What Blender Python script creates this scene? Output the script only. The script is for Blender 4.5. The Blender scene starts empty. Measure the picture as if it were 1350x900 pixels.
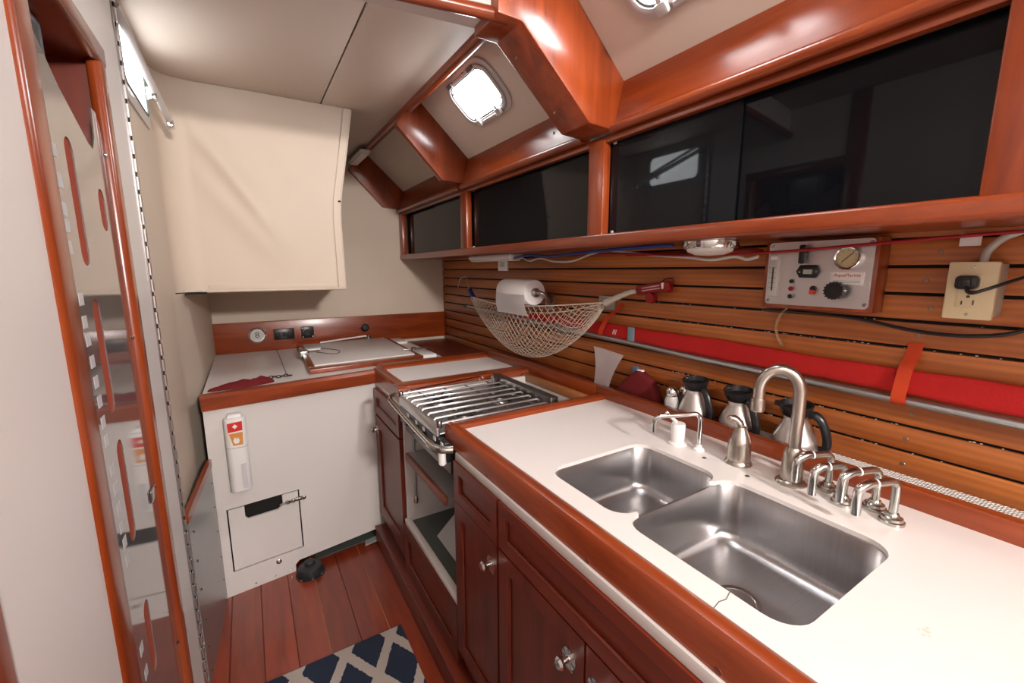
import bpy, bmesh, math, random
from mathutils import Vector, Matrix
random.seed(7)
S = bpy.context.scene
COL = S.collection
PI = math.pi

# ------------------------------------------------------------------ camera
YAW, PITCH, ROLL = 0.548462, -0.164465, -0.00283
f_ = Vector((math.sin(YAW)*math.cos(PITCH), math.cos(YAW)*math.cos(PITCH), math.sin(PITCH)))
r_ = Vector((math.cos(YAW), -math.sin(YAW), 0)); u_ = r_.cross(f_)
r2 = r_*math.cos(ROLL)+u_*math.sin(ROLL); u2 = -r_*math.sin(ROLL)+u_*math.cos(ROLL)
cam = bpy.data.objects.new('camera', bpy.data.cameras.new('camera')); COL.objects.link(cam)
cam.data.sensor_width = 36; cam.data.lens = 568.05/1350*36
cam.data.clip_start = 0.02
cam.matrix_world = Matrix(((r2.x, u2.x, -f_.x, 0), (r2.y, u2.y, -f_.y, 0), (r2.z, u2.z, -f_.z, 1.46), (0, 0, 0, 1)))
S.camera = cam
# ------------------------------------------------------------------ world, exposure, lamps
w = bpy.data.worlds.new('world'); S.world = w; w.use_nodes = True
w.node_tree.nodes['Background'].inputs[0].default_value = (0.8, 0.9, 1.0, 1)
w.node_tree.nodes['Background'].inputs[1].default_value = 1.0
S.view_settings.view_transform = 'Standard'; S.view_settings.look = 'None'
S.view_settings.exposure = 0.35; S.view_settings.gamma = 1.0
S.view_settings.use_curve_mapping = False
def area(name, loc, tgt, size, power, col=(1, .925, .885)):
    l = bpy.data.lights.new(name, 'AREA'); l.shape = 'DISK'; l.size = size; l.energy = power; l.color = col
    o = bpy.data.objects.new(name, l); COL.objects.link(o); o.location = loc
    o.rotation_euler = (Vector(tgt)-Vector(loc)).to_track_quat('-Z', 'Y').to_euler()
    return o
# cabin ceiling lamp behind the camera, plus an added soft fill over the passage
area('cabin_lamp_light', (.50, -1.90, 2.17), (.45, 1.2, 1.2), .25, 112)
area('passage_fill_light', (.20, -.30, 2.17), (.22, .7, .8), .25, 6)

# ------------------------------------------------------------------ helpers
WP = {}
def link(name, me, mat, parent, c):
    o = bpy.data.objects.new(name, me); COL.objects.link(o)
    if mat is not None: me.materials.append(mat)
    WP[o.name] = Vector(c)
    if parent is not None:
        o.parent = parent; o.location = Vector(c)-WP[parent.name]
    else: o.location = c
    return o
def mesh(name, bm, mat, parent=None, smooth=False, base=False):
    bmesh.ops.recalc_face_normals(bm, faces=bm.faces)
    lo = Vector((min(v.co.x for v in bm.verts), min(v.co.y for v in bm.verts), min(v.co.z for v in bm.verts)))
    hi = Vector((max(v.co.x for v in bm.verts), max(v.co.y for v in bm.verts), max(v.co.z for v in bm.verts)))
    c = (lo+hi)/2
    if base: c.z = lo.z
    for v in bm.verts: v.co -= c
    me = bpy.data.meshes.new(name); bm.to_mesh(me); bm.free()
    if smooth:
        for p in me.polygons: p.use_smooth = True
        try: me.set_sharp_from_angle(angle=math.radians(38))
        except Exception: pass
    return link(name, me, mat, parent, c)
def thing(name, loc, label, cat, group=None):
    o = bpy.data.objects.new(name, None); COL.objects.link(o); o.location = loc; WP[o.name] = Vector(loc)
    o.empty_display_size = .05
    return tag(o, label, cat, group)
def tag(o, label=None, cat=None, group=None, kind=None):
    if label: o['label'] = label
    if cat: o['category'] = cat
    if group: o['group'] = group
    if kind: o['kind'] = kind
    return o
def st(o, label=None, cat=None):
    o['kind'] = 'structure'
    if label: o['label'] = label
    if cat: o['category'] = cat
    return o
def dup(o, off, parent=None):
    c = o.copy(); COL.objects.link(c)
    w_ = WP[o.name]+Vector(off); WP[c.name] = w_
    if parent is not None: c.parent = parent; c.location = w_-WP[parent.name]
    else: c.location = w_
    for ch in list(o.children):
        dup(ch, off, c)
    return c
def xform(bm, M): bmesh.ops.transform(bm, matrix=M, verts=bm.verts)
def b_box(lo, hi, bev=0, seg=2):
    bm = bmesh.new(); bmesh.ops.create_cube(bm, size=1)
    lo = Vector(lo); hi = Vector(hi); s = hi-lo; c = (lo+hi)/2
    for v in bm.verts: v.co = Vector((v.co.x*s.x, v.co.y*s.y, v.co.z*s.z))+c
    if bev: bmesh.ops.bevel(bm, geom=list(bm.edges), offset=min(bev, min(s)*.48), segments=seg, profile=.5, affect='EDGES')
    return bm
def box(name, lo, hi, mat, parent=None, bev=0, seg=2): return mesh(name, b_box(lo, hi, bev, seg), mat, parent, smooth=bev > 0)
AX = {'x': lambda a, b, t: (t, a, b), 'y': lambda a, b, t: (a, t, b), 'z': lambda a, b, t: (a, b, t)}
def b_plate(outer, holes, axis, a0, a1, bev=0, seg=2):
    fn = AX[axis] if isinstance(axis, str) else axis
    bm = bmesh.new()
    if not holes:
        f = bm.faces.new([bm.verts.new(fn(p[0], p[1], a0)) for p in outer]); faces = [f]
    else:
        es = []
        for loop in [outer]+holes:
            vs = [bm.verts.new(fn(p[0], p[1], a0)) for p in loop]
            for i in range(len(vs)): es.append(bm.edges.new((vs[i], vs[(i+1) % len(vs)])))
        g = bmesh.ops.triangle_fill(bm, use_beauty=True, edges=es)
        faces = [f for f in g['geom'] if isinstance(f, bmesh.types.BMFace)]
    r = bmesh.ops.extrude_face_region(bm, geom=faces)
    d = Vector(fn(0, 0, a1))-Vector(fn(0, 0, a0))
    nv = [v for v in r['geom'] if isinstance(v, bmesh.types.BMVert)]
    bmesh.ops.translate(bm, vec=d, verts=nv)
    bmesh.ops.recalc_face_normals(bm, faces=bm.faces)
    if bev:
        es = [e for e in bm.edges if len(e.link_faces) == 2 and e.calc_face_angle(0) > .6]
        bmesh.ops.bevel(bm, geom=es, offset=bev, segments=seg, profile=.5, affect='EDGES')
    return bm
def plate(name, outer, holes, axis, a0, a1, mat, parent=None, bev=0, seg=2):
    return mesh(name, b_plate(outer, holes, axis, a0, a1, bev, seg), mat, parent, smooth=True)
def rrect(cx, cy, w_, h_, r, n=6):
    pts = []
    for k, (sx, sy) in enumerate(((1, 1), (-1, 1), (-1, -1), (1, -1))):
        for i in range(n+1):
            a = (k+i/n)*PI/2
            pts.append((cx+sx*(w_/2-r)+r*math.cos(a), cy+sy*(h_/2-r)+r*math.sin(a)))
    return pts
def cat(pts, n=8):
    P = [Vector(p) for p in pts]; out = []
    for i in range(len(P)-1):
        p0 = P[i-1] if i else P[0]*2-P[1]; p1, p2 = P[i], P[i+1]; p3 = P[i+2] if i+2 < len(P) else P[-1]*2-P[-2]
        for k in range(n):
            t = k/n
            out.append(.5*((2*p1)+(p2-p0)*t+(2*p0-5*p1+4*p2-p3)*t*t+(3*p1-p0-3*p2+p3)*t**3))
    out.append(P[-1]); return out
def add_tube(bm, pts, r, seg=10, flat=1.0, closed=False):
    P = [Vector(p) for p in pts]; n = len(P)
    rs = r if isinstance(r, (list, tuple)) else [r]*n
    t0 = (P[1]-P[0]).normalized(); nn = t0.orthogonal().normalized(); rings = []
    for i in range(n):
        t = ((P[i+1] if i+1 < n else P[i])-(P[i-1] if i else P[i]))
        t = t.normalized() if t.length > 1e-9 else t0
        q = t0.rotation_difference(t); nn = (q @ nn); nn = (nn-t*nn.dot(t)).normalized(); t0 = t
        b = t.cross(nn)
        rings.append([bm.verts.new(P[i]+(nn*math.cos(2*PI*k/seg)+b*math.sin(2*PI*k/seg)*flat)*rs[i]) for k in range(seg)])
    for i in range(n-1):
        for k in range(seg): bm.faces.new((rings[i][k], rings[i][(k+1) % seg], rings[i+1][(k+1) % seg], rings[i+1][k]))
    bm.faces.new(rings[0][::-1]); bm.faces.new(rings[-1])
    return bm
def tube(name, pts, r, mat, parent=None, seg=10, flat=1.0): return mesh(name, add_tube(bmesh.new(), pts, r, seg, flat), mat, parent, True)
def b_lathe(prof, loc=(0, 0, 0), axis='z', seg=24):
    bm = bmesh.new(); rings = []
    def put(a, b, t):
        p = {'z': (a, b, t), 'x': (t, a, b), 'y': (a, t, b), '-x': (-t, a, b), '-y': (a, -t, b), '-z': (a, b, -t)}[axis]
        return Vector(p)+Vector(loc)
    for r, t in prof:
        if r < 1e-6: rings.append([bm.verts.new(put(0, 0, t))])
        else: rings.append([bm.verts.new(put(r*math.cos(2*PI*k/seg), r*math.sin(2*PI*k/seg), t)) for k in range(seg)])
    for A, B in zip(rings, rings[1:]):
        for k in range(seg):
            a = [A[k % len(A)], A[(k+1) % len(A)], B[(k+1) % len(B)], B[k % len(B)]]
            u = []
            for v in a:
                if v not in u: u.append(v)
            if len(u) > 2: bm.faces.new(u)
    for R in (rings[0], rings[-1]):
        if len(R) > 2:
            try: bm.faces.new(R)
            except ValueError: pass
    return bm
def lathe(name, prof, loc, mat, parent=None, axis='z', seg=24): return mesh(name, b_lathe(prof, loc, axis, seg), mat, parent, True)
def join(bm, other):
    me = bpy.data.meshes.new('tmp'); other.to_mesh(me); other.free(); bm.from_mesh(me); bpy.data.meshes.remove(me); return bm
def text(name, s, size, M, mat, parent):
    cu = bpy.data.curves.new('t', 'FONT'); cu.body = s; cu.size = size; cu.align_x = 'CENTER'; cu.align_y = 'CENTER'; cu.extrude = .0002
    o = bpy.data.objects.new('t', cu); COL.objects.link(o)
    me = bpy.data.meshes.new_from_object(o.evaluated_get(bpy.context.evaluated_depsgraph_get()))
    bpy.data.objects.remove(o)
    bm = bmesh.new(); bm.from_mesh(me); xform(bm, M)
    return mesh(name, bm, mat, parent)
def face_x(x, y, z):   # text plane on a wall that faces -x, reading direction -y
    return Matrix(((0, 0, -1, x), (-1, 0, 0, y), (0, 1, 0, z), (0, 0, 0, 1)))
def face_y(x, y, z):   # text plane on a wall that faces -y
    return Matrix(((1, 0, 0, x), (0, 0, -1, y), (0, 1, 0, z), (0, 0, 0, 1)))

# ------------------------------------------------------------------ materials
def nt(name):
    m = bpy.data.materials.new(name); m.use_nodes = True
    return m, m.node_tree.nodes, m.node_tree.links, m.node_tree.nodes['Principled BSDF']
def mat(name, col, rough=.5, metal=0, coat=0, bump=0, bscale=200, var=0, vscale=8, emit=0, trans=0, aniso=0, sheen=0, ior=1.45, stretch=None, alpha=1):
    m, N, L, b = nt(name)
    b.inputs['Base Color'].default_value = (*col, 1); b.inputs['Roughness'].default_value = rough
    b.inputs['Metallic'].default_value = metal; b.inputs['Coat Weight'].default_value = coat
    b.inputs['Coat Roughness'].default_value = .12; b.inputs['IOR'].default_value = ior
    b.inputs['Transmission Weight'].default_value = trans; b.inputs['Sheen Weight'].default_value = sheen
    b.inputs['Alpha'].default_value = alpha
    if emit: b.inputs['Emission Color'].default_value = (*col, 1); b.inputs['Emission Strength'].default_value = emit
    tc = N.new('ShaderNodeTexCoord'); src = tc.outputs['Object']
    if stretch:
        mp = N.new('ShaderNodeMapping'); mp.inputs['Scale'].default_value = stretch; L.new(src, mp.inputs[0]); src = mp.outputs[0]
    if bump:
        n = N.new('ShaderNodeTexNoise'); n.inputs['Scale'].default_value = bscale; n.inputs['Detail'].default_value = 3
        bp = N.new('ShaderNodeBump'); bp.inputs['Strength'].default_value = bump; bp.inputs['Distance'].default_value = .002
        L.new(src, n.inputs['Vector']); L.new(n.outputs[0], bp.inputs['Height']); L.new(bp.outputs[0], b.inputs['Normal'])
    if var:
        n = N.new('ShaderNodeTexNoise'); n.inputs['Scale'].default_value = vscale; n.inputs['Detail'].default_value = 4
        mx = N.new('ShaderNodeMix'); mx.data_type = 'RGBA'
        mx.inputs['A'].default_value = (*[c*(1-var) for c in col], 1); mx.inputs['B'].default_value = (*[min(1, c*(1+var)) for c in col], 1)
        L.new(src, n.inputs['Vector']); L.new(n.outputs[0], mx.inputs['Factor']); L.new(mx.outputs['Result'], b.inputs['Base Color'])
    return m
def wood(name, dark, light, grain='y', rough=.3, coat=.5, scale=1.0, rnd=.25, rings=0.0):
    m, N, L, b = nt(name)
    tc = N.new('ShaderNodeTexCoord'); mp = N.new('ShaderNodeMapping')
    sc = {'x': (1.2, 14, 14), 'y': (14, 1.2, 14), 'z': (14, 14, 1.2)}[grain]
    mp.inputs['Scale'].default_value = [s*scale for s in sc]
    oi = N.new('ShaderNodeObjectInfo'); vm = N.new('ShaderNodeVectorMath'); vm.operation = 'MULTIPLY_ADD'
    L.new(oi.outputs['Random'], vm.inputs[0]); vm.inputs[1].default_value = (7, 9, 11); L.new(tc.outputs['Object'], vm.inputs[2])
    L.new(vm.outputs[0], mp.inputs[0])
    n1 = N.new('ShaderNodeTexNoise'); n1.inputs['Scale'].default_value = 1.6; n1.inputs['Detail'].default_value = 6; n1.inputs['Roughness'].default_value = .6; n1.inputs['Distortion'].default_value = .6
    L.new(mp.outputs[0], n1.inputs['Vector'])
    cr = N.new('ShaderNodeValToRGB'); cr.color_ramp.elements[0].position = .3; cr.color_ramp.elements[1].position = .72
    cr.color_ramp.elements[0].color = (*dark, 1); cr.color_ramp.elements[1].color = (*light, 1)
    L.new(n1.outputs[0], cr.inputs[0]); out = cr.outputs[0]
    if rings:
        wv = N.new('ShaderNodeTexWave'); wv.inputs['Scale'].default_value = 2.2; wv.inputs['Distortion'].default_value = 5; wv.inputs['Detail'].default_value = 2
        wv.bands_direction = {'x': 'Z', 'y': 'Z', 'z': 'X'}[grain]; L.new(mp.outputs[0], wv.inputs['Vector'])
        mx = N.new('ShaderNodeMix'); mx.data_type = 'RGBA'; mx.blend_type = 'MULTIPLY'; mx.inputs['Factor'].default_value = rings
        L.new(out, mx.inputs['A']); L.new(wv.outputs[0], mx.inputs['B']); out = mx.outputs['Result']
    hs = N.new('ShaderNodeHueSaturation'); mr = N.new('ShaderNodeMapRange')
    mr.inputs['To Min'].default_value = 1-rnd; mr.inputs['To Max'].default_value = 1+rnd
    L.new(oi.outputs['Random'], mr.inputs[0]); L.new(mr.outputs[0], hs.inputs['Value']); L.new(out, hs.inputs['Color'])
    L.new(hs.outputs[0], b.inputs['Base Color'])
    b.inputs['Roughness'].default_value = rough; b.inputs['Coat Weight'].default_value = coat; b.inputs['Coat Roughness'].default_value = .2
    bp = N.new('ShaderNodeBump'); bp.inputs['Strength'].default_value = .12; bp.inputs['Distance'].default_value = .001
    L.new(n1.outputs[0], bp.inputs['Height']); L.new(bp.outputs[0], b.inputs['Normal'])
    return m
TD, TL = (.15, .021, .004), (.325, .058, .010)
TEAK = {a: wood('varnished_teak_'+a, TD, TL, a, .30, .4, rnd=.12) for a in 'xyz'}
CAB = {a: wood('cabinet_teak_'+a, (.085, .010, .003), (.170, .020, .0045), a, .40, .10, rnd=.1) for a in 'xyz'}  # darker than the trim teak: light falloff on cabinet fronts put into the colour
PLANK = wood('plank_wood', (.33, .082, .015), (.62, .205, .045), 'y', .42, .15, scale=.62, rnd=.15, rings=.20)
SOLE = wood('sole_wood', (.14, .018, .006), (.27, .039, .011), 'y', .32, .4, rnd=.22)
MATTETEAK = wood('matte_teak', (.20, .026, .008), (.34, .050, .015), 'z', .9, 0)
LIGHTWOOD = wood('raw_teak', (.38, .13, .04), (.52, .21, .075), 'y', .5, .1)
CREAM = mat('cream_vinyl', (.62, .52, .42), .55, bump=.12, bscale=900, var=.05, vscale=3)
CREAM2 = mat('cream_headliner', (.62, .52, .44), .6, bump=.1, bscale=700, var=.04, vscale=2)
WHITEP = mat('white_paint', (.70, .66, .63), .4, var=.03, vscale=4)
WHITEPAN = mat('white_gelcoat', (.66, .63, .60), .35, coat=.2, var=.04, vscale=3)
LAM = mat('white_laminate', (.76, .72, .69), .32, var=.02, vscale=6)
WPL = mat('white_plastic', (.78, .77, .75), .35)
PAPER = mat('paper', (.88, .86, .86), .9, bump=.2, bscale=150)
STEEL = mat('brushed_steel', (.42, .41, .41), .24, 1, bump=.04, bscale=60, stretch=(1, 1, 25))
SINKM = mat('sink_steel', (.46, .455, .46), .30, 1, bump=.05, bscale=30, stretch=(1, 30, 1), var=.12, vscale=10)
PANELST = mat('panel_steel', (.74, .72, .70), .36, 1, bump=.03, bscale=40, stretch=(1, 1, 20))
NICKEL = mat('brushed_nickel', (.48, .44, .39), .28, 1)
CHROME = mat('chrome', (.66, .66, .65), .1, 1)
DULLCH = mat('worn_chrome', (.50, .51, .47), .24, 1, var=.25, vscale=60)
ALU = mat('aluminium', (.48, .52, .52), .38, 1)
GREY = mat('grey_plastic', (.45, .45, .44), .4)
DKSTEEL = mat('dark_steel', (.20, .19, .185), .32, 1)
BLACK = mat('black_plastic', (.012, .012, .013), .3)
BLACKR = mat('black_rubber', (.015, .016, .018), .6)
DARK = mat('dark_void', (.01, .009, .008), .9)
DGLASS = mat('smoked_acrylic', (.004, .0045, .006), .03, ior=1.30)
DGLASS2 = mat('smoked_acrylic_sheet', (.007, .008, .010), .035, ior=1.32)
RED = mat('red_canvas', (.40, .005, .004), .8, bump=.4, bscale=400)
ORANGE = mat('orange_webbing', (.82, .10, .028), .7, bump=.3, bscale=500)
MAROON = mat('maroon_cloth', (.13, .004, .006), .85, bump=.5, bscale=500, var=.2, vscale=30)
REDPL = mat('red_plastic', (.26, .008, .012), .35)
BLUE = mat('blue_plastic', (.015, .04, .22), .4)
WIREW = mat('white_wire', (.62, .60, .56), .5)
WIRER = mat('red_wire', (.30, .01, .012), .45)
NETM = mat('net_cord', (.74, .67, .56), .8)
ROPE = mat('rope', (.60, .55, .47), .9)
BEIGE = mat('beige_plastic', (.60, .50, .31), .35)
CLEARTUBE = mat('amber_tube', (.45, .28, .14), .2, alpha=.55)
FROST = mat('frosted_plastic', (.78, .70, .69), .5)
BLUEGR = mat('blue_grey_tape', (.17, .25, .30), .7)
NAVY = mat('pump_black', (.02, .021, .024), .5)
GREENGR = mat('bilge_grey', (.085, .095, .088), .6)
DAY = mat('daylight', (.96, .98, 1.0), .5, emit=26.0)
DAY2 = mat('daylight_left', (.93, .97, 1.0), .5, emit=6.0)
LENS = mat('lamp_lens', (.78, .75, .70), .4)
LAMPON = mat('lamp_lens_lit', (1.0, .93, .85), .5, emit=3.0)
GAUGEF = mat('gauge_face', (.50, .42, .24), .5)
LCD = mat('lcd', (.36, .40, .33), .3)
METERF = mat('flow_meter', (.50, .48, .44), .2)
REDMARK = mat('red_print', (.60, .03, .02), .5)
ORMARK = mat('orange_print', (.65, .27, .06), .5)
INK = mat('ink', (.05, .05, .05), .6)
REDINK = mat('red_ink', (.45, .05, .03), .6)
PORTFR = mat('portlight_frame', (.50, .47, .46), .3, coat=.3)
GASKET = mat('gasket', (.10, .09, .09), .6)
SALT = mat('salt', (.80, .80, .79), .8)
MESHM = mat('white_mesh', (.62, .60, .56), .7)
CLEAR = mat('polished_sheet', (.44, .43, .43), .07, .8)
# rug: navy pile with cream trellis
def rug_mat():
    m, N, L, b = nt('trellis_rug'); b.inputs['Roughness'].default_value = 1
    tc = N.new('ShaderNodeTexCoord'); nz = N.new('ShaderNodeTexNoise'); nz.inputs['Scale'].default_value = 90; L.new(tc.outputs['Object'], nz.inputs['Vector'])
    sp = N.new('ShaderNodeSeparateXYZ'); L.new(tc.outputs['Object'], sp.inputs[0])
    def M(op, a, b_=None, c=None):
        n = N.new('ShaderNodeMath'); n.operation = op
        for i, v in enumerate((a, b_, c)):
            if v is None: continue
            if isinstance(v, (int, float)): n.inputs[i].default_value = v
            else: L.new(v, n.inputs[i])
        return n.outputs[0]
    P = .172; Q = .30
    jit = M('MULTIPLY', M('SUBTRACT', nz.outputs[0], .5), .012)
    x = M('ADD', M('ADD', sp.outputs[0], .0625), jit); y = sp.outputs[1]
    tri = M('MULTIPLY', M('PINGPONG', M('ADD', y, 2.9675), Q/2), 1.0)          # 0..Q/2
    off = M('MULTIPLY', M('SUBTRACT', tri, Q/4), P/Q)
    d1 = M('ABSOLUTE', M('SUBTRACT', M('PINGPONG', M('ADD', M('ADD', x, off), P*18), P/2), 0.0))
    d2 = M('ABSOLUTE', M('SUBTRACT', P/2, M('PINGPONG', M('ADD', M('SUBTRACT', x, off), P*18), P/2)))
    d = M('MINIMUM', d1, d2)
    fac = M('LESS_THAN', d, .0205)
    mx = N.new('ShaderNodeMix'); mx.data_type = 'RGBA'; mx.inputs['A'].default_value = (.012, .022, .050, 1); mx.inputs['B'].default_value = (.50, .43, .38, 1)
    L.new(fac, mx.inputs['Factor'])
    mx2 = N.new('ShaderNodeMix'); mx2.data_type = 'RGBA'; mx2.blend_type = 'MULTIPLY'; mx2.inputs['Factor'].default_value = .6
    n2 = N.new('ShaderNodeTexNoise'); n2.inputs['Scale'].default_value = 350; L.new(tc.outputs['Object'], n2.inputs['Vector'])
    L.new(mx.outputs['Result'], mx2.inputs['A']); L.new(n2.outputs[1], mx2.inputs['B']); 
    L.new(mx.outputs['Result'], b.inputs['Base Color'])
    bp = N.new('ShaderNodeBump'); bp.inputs['Distance'].default_value = .004; L.new(n2.outputs[0], bp.inputs['Height']); L.new(bp.outputs[0], b.inputs['Normal'])
    return m
RUG = rug_mat()

# ================================================================== SETTING
YB, YF = -2.6, 3.30          # back wall, far bulkhead
# --- floor of individual boards
fl = st(box('floor', (-.75, YB, -.05), (1.4, YF, -.006), DARK))
fw = .112; k = 0; x = -.29
while x < .56:
    st(box('plank', (x+.0012, YB, -.006), (x+fw-.0012, 2.75, 0), SOLE, fl, .0012, 1)); del COL.objects[-1]['kind']
    if k % 1 == 0:
        p = box('seam', (x+fw-.0012, YB, -.006), (x+fw+.0012, 2.75, -.0006), LIGHTWOOD if k in (3, 5) else CAB['y'], fl)
    x += fw; k += 1
# --- far bulkhead
bk = st(box('wall_far', (-.75, YF, -.05), (1.42, YF+.03, 2.35), CREAM))
# --- back wall behind the camera
st(box('wall_back', (-.75, YB-.03, -.05), (1.42, YB, 2.35), WHITEP))
# --- ceiling: two vinyl panels with a dark seam
ce = st(box('ceiling', (-.75, YB, 2.245), (.735, YF, 2.30), DARK))
box('panel', (-.75, YB, 2.23), (.3695, YF, 2.245), CREAM2, ce, .004)
box('panel', (.3745, YB, 2.23), (.715, YF, 2.245), CREAM2, ce, .004)
# --- left wall: white panel with a locker opening, piano hinge at its far edge
OP = [(.972, -.02), (1.385, -.02), (1.385, 1.90), (.972, 1.90)]
lw = plate('wall_left', [(YB, -.05), (1.650, -.05), (1.650, 2.245), (YB, 2.245)], [[(.972, .10), (1.385, .10), (1.385, 1.94), (.972, 1.94)]], 'x', -.262, -.242, WHITEP)
st(lw)
# liner beyond the hinge
st(plate('wall_left_liner', [(-.27, 1.664), (-.2515, 1.664), (-.2495, 2.10), (-.2495, 2.222), (-.27, 2.222)], [], 'z', 1.366, 2.228, CREAM))
st(plate('wall_left_lower', [(-.27, 1.664), (-.2515, 1.664), (-.2495, 2.10), (-.2495, 2.222), (-.226, 2.30), (-.205, 3.299), (-.27, 3.299)], [], 'z', -.02, 1.366, CREAM))
# outside skin, so the locker is closed
st(box('wall_left_hull', (-.78, YB, -.05), (-.75, YF, 2.35), WHITEP))
# --- right wall: dark hull backing with planks
rw = st(box('wall_right', (1.372, YB, -.05), (1.40, YF, 2.40), DARK))
PITCHZ = .0648
for k in range(-1, 10):
    z0 = .947+PITCHZ*k
    o = box('plank', (1.360, YB, z0+.0036), (1.372, YF-.001, z0+PITCHZ-.0036), PLANK, rw, .0025, 2)
scr_m = mat('screw', (.30, .20, .14), .4, .7)
for (yy) in (.355, 1.03, 2.05):
    for k in range(0, 9):
        if yy == .355 and k in (3, 4): continue
        lathe('screw', [(0, -.0015), (.0045, -.0012), (.0055, 0)], (1.3600, yy+.01*math.sin(k*3), .947+PITCHZ*(k+.5)), scr_m, rw, 'x', 10)
# coarse chips of white cotton/foam in the joints
bm = bmesh.new()
for i in range(150):
    k = random.choice((2, 4, 1, 5, 6, 2, 5)); yy = random.uniform(.12, 1.2)
    s = random.uniform(.0006, .0014)
    join(bm, b_box((1.366-s, yy-s*1.6, .947+PITCHZ*k-.0026), (1.366+s, yy+s*1.6, .947+PITCHZ*k-.0026+s*1.4)))
tag(mesh('lint', bm, mat('lint', (.7, .68, .62), .9), rw), kind='stuff')

# --- coach-roof side: sloped cream panels with portlight holes
P0 = Vector((.795, 0, 2.2686)); SD = Vector((.25, 0, -.228)).normalized(); SN = Vector((-.674, 0, -.739)).normalized()
def slant(u, v, t): p = P0+SD*v+SN*t; return (p.x, u, p.z)
SLW = .372
def sloped(y0, y1, hole, nm):
    holes = [rrect(hole[0], hole[1], hole[2], hole[3], .045)] if hole else []
    fn = lambda a, b, t: slant(a, b, t)
    return st(mesh(nm, b_plate([(y0, -.06), (y1, -.06), (y1, SLW), (y0, SLW)], holes, fn, -.012, 0), CREAM2, smooth=True))
W2 = (1.725, .130, .312, .176); W3 = (.735, .130, .312, .176)
sloped(2.17, 3.30, None, 'wall_right_upper_panel')
sloped(1.10, 2.17, W2, 'wall_right_upper_panel')
sloped(YB, 1.10, W3, 'wall_right_upper_panel')
st(plate('wall_right_deckhead', [(.70, 2.245), (.80, 2.30), (1.42, 2.30), (1.42, 2.34), (.70, 2.34)], [], 'y', YB, YF, CREAM2))
def portlight(nm, cy, cv):
    root = thing(nm, slant(cy, cv, 0), None, None); root['kind'] = 'structure'
    def pl(name, outer, holes, t0, t1, m_, par=root, bev=0):
        return mesh(name, b_plate(outer, holes, lambda a, b, t: slant(a, b, t), t0, t1, bev), m_, par, True)
    pl('frame', rrect(cy, cv, .372, .228, .075), [rrect(cy, cv, .300, .165, .050)], 0, .010, PORTFR, bev=.003)
    pl('gasket', rrect(cy, cv, .318, .180, .055), [rrect(cy, cv, .290, .154, .045)], .010, .015, GASKET)
    pl('sash', rrect(cy, cv, .334, .192, .062), [rrect(cy, cv, .302, .166, .050)], .010, .020, PORTFR, bev=.003)
    pl('pane', rrect(cy, cv, .310, .174, .050), [], -.010, -.004, DAY)
    for s in (-1, 1):
        d = pl('latch', rrect(cy+s*.085, cv+.092, .034, .030, .006), [], .020, .034, PORTFR, bev=.004)
        pl('lever', rrect(cy+s*.085, cv+.078, .014, .030, .004), [], .022, .030, PORTFR, d)
        pl('hinge', rrect(cy+s*.095, cv-.092, .040, .018, .004), [], .018, .030, GASKET, bev=.002)
    pl('handle', rrect(cy, cv+.098, .115, .014, .004), [], .018, .028, PORTFR, bev=.003)
    for i in range(6):
        a = i*PI/3+.4
        pl('bolt', rrect(cy+.165*math.cos(a), cv+.096*math.sin(a), .009, .009, .0044), [], .010, .013, GASKET)
    return root
portlight('window_2', 1.725, .130)
portlight('window_3', .735, .130)

# --- teak fascia board between sloped panels and shelf, with round lip
for (y0, y1, nm) in ((YB, 1.055, 'trim_1'), (1.19, 2.16, 'trim_2'), (2.196, 3.26, 'trim_3')):
    o = plate(nm, [(1.012, 1.885), (1.035, 1.885), (1.085, 2.030), (1.055, 2.050)], [], 'y', y0, y1, TEAK['y']); st(o)
    tube('lip', [(1.010, y0, 1.892), (1.010, y1, 1.892)], .014, TEAK['y'], o, 10)
    for i in range(3):
        yy = y0+(y1-y0)*(.2+.3*i)
        lathe('screw', [(0, .0015), (.0045, .0015), (.0055, 0)], (1.031, yy, 1.965), scr_m, o, '-x', 10)
# --- teak knees
def knee(nm, y0, y1, dz=0):
    prof = [(.605, 2.104+dz), (.677, 2.103+dz), (.917, 1.892+dz*.5), (1.018, 1.886), (1.055, 1.95), (1.06, 2.05), (.80, 2.285), (.605, 2.285)]
    if dz: prof = [(.672, 2.150), (.680, 2.140), (.902, 1.914), (1.018, 1.907), (1.055, 1.95), (1.06, 2.05), (.80, 2.285), (.72, 2.215)]
    o = mesh(nm, b_plate(prof, [], 'y', y0, y1, .005, 2), TEAK['z'], None, True); st(o)
    for (px, pz) in ((.72, 2.065), (.86, 1.942)):
        if y1-y0 > .05: lathe('screw', [(0, .0015), (.004, .0012), (.005, 0)], (px-.001, (y0+y1)/2+.03, pz-.0035+dz*.5), scr_m, o, '-x', 10)
    return o
knee('trim_4', 1.052, 1.190)
knee('trim_5', 2.155, 2.196, .02)
knee('trim_6', 3.262, 3.298, .02)
# --- long teak moulding along the ceiling edge
o = st(mesh('trim_7', b_box((.712, 1.19, 2.205), (.752, 3.30, 2.240), .012, 3), TEAK['y'], None, True))
# --- thwartships beam: white face with round teak moulding below
o = st(plate('trim_8', [(.64, 1.085), (.37, 1.128), (-.30, 1.235), (-.30, 1.30), (.64, 1.19)], [], 'z', 2.128, 2.235, WHITEP))
tube('moulding', [(.65, 1.082, 2.118), (.37, 1.126, 2.117), (-.30, 1.233, 2.115)], .017, TEAK['x'], o, 10)
for xx in (.15, .35, .52, .60): lathe('screw', [(0, .002), (.004, .0015), (.005, 0)], (xx, 1.187-.16*xx, 2.165), scr_m, o, '-y', 10)

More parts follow.
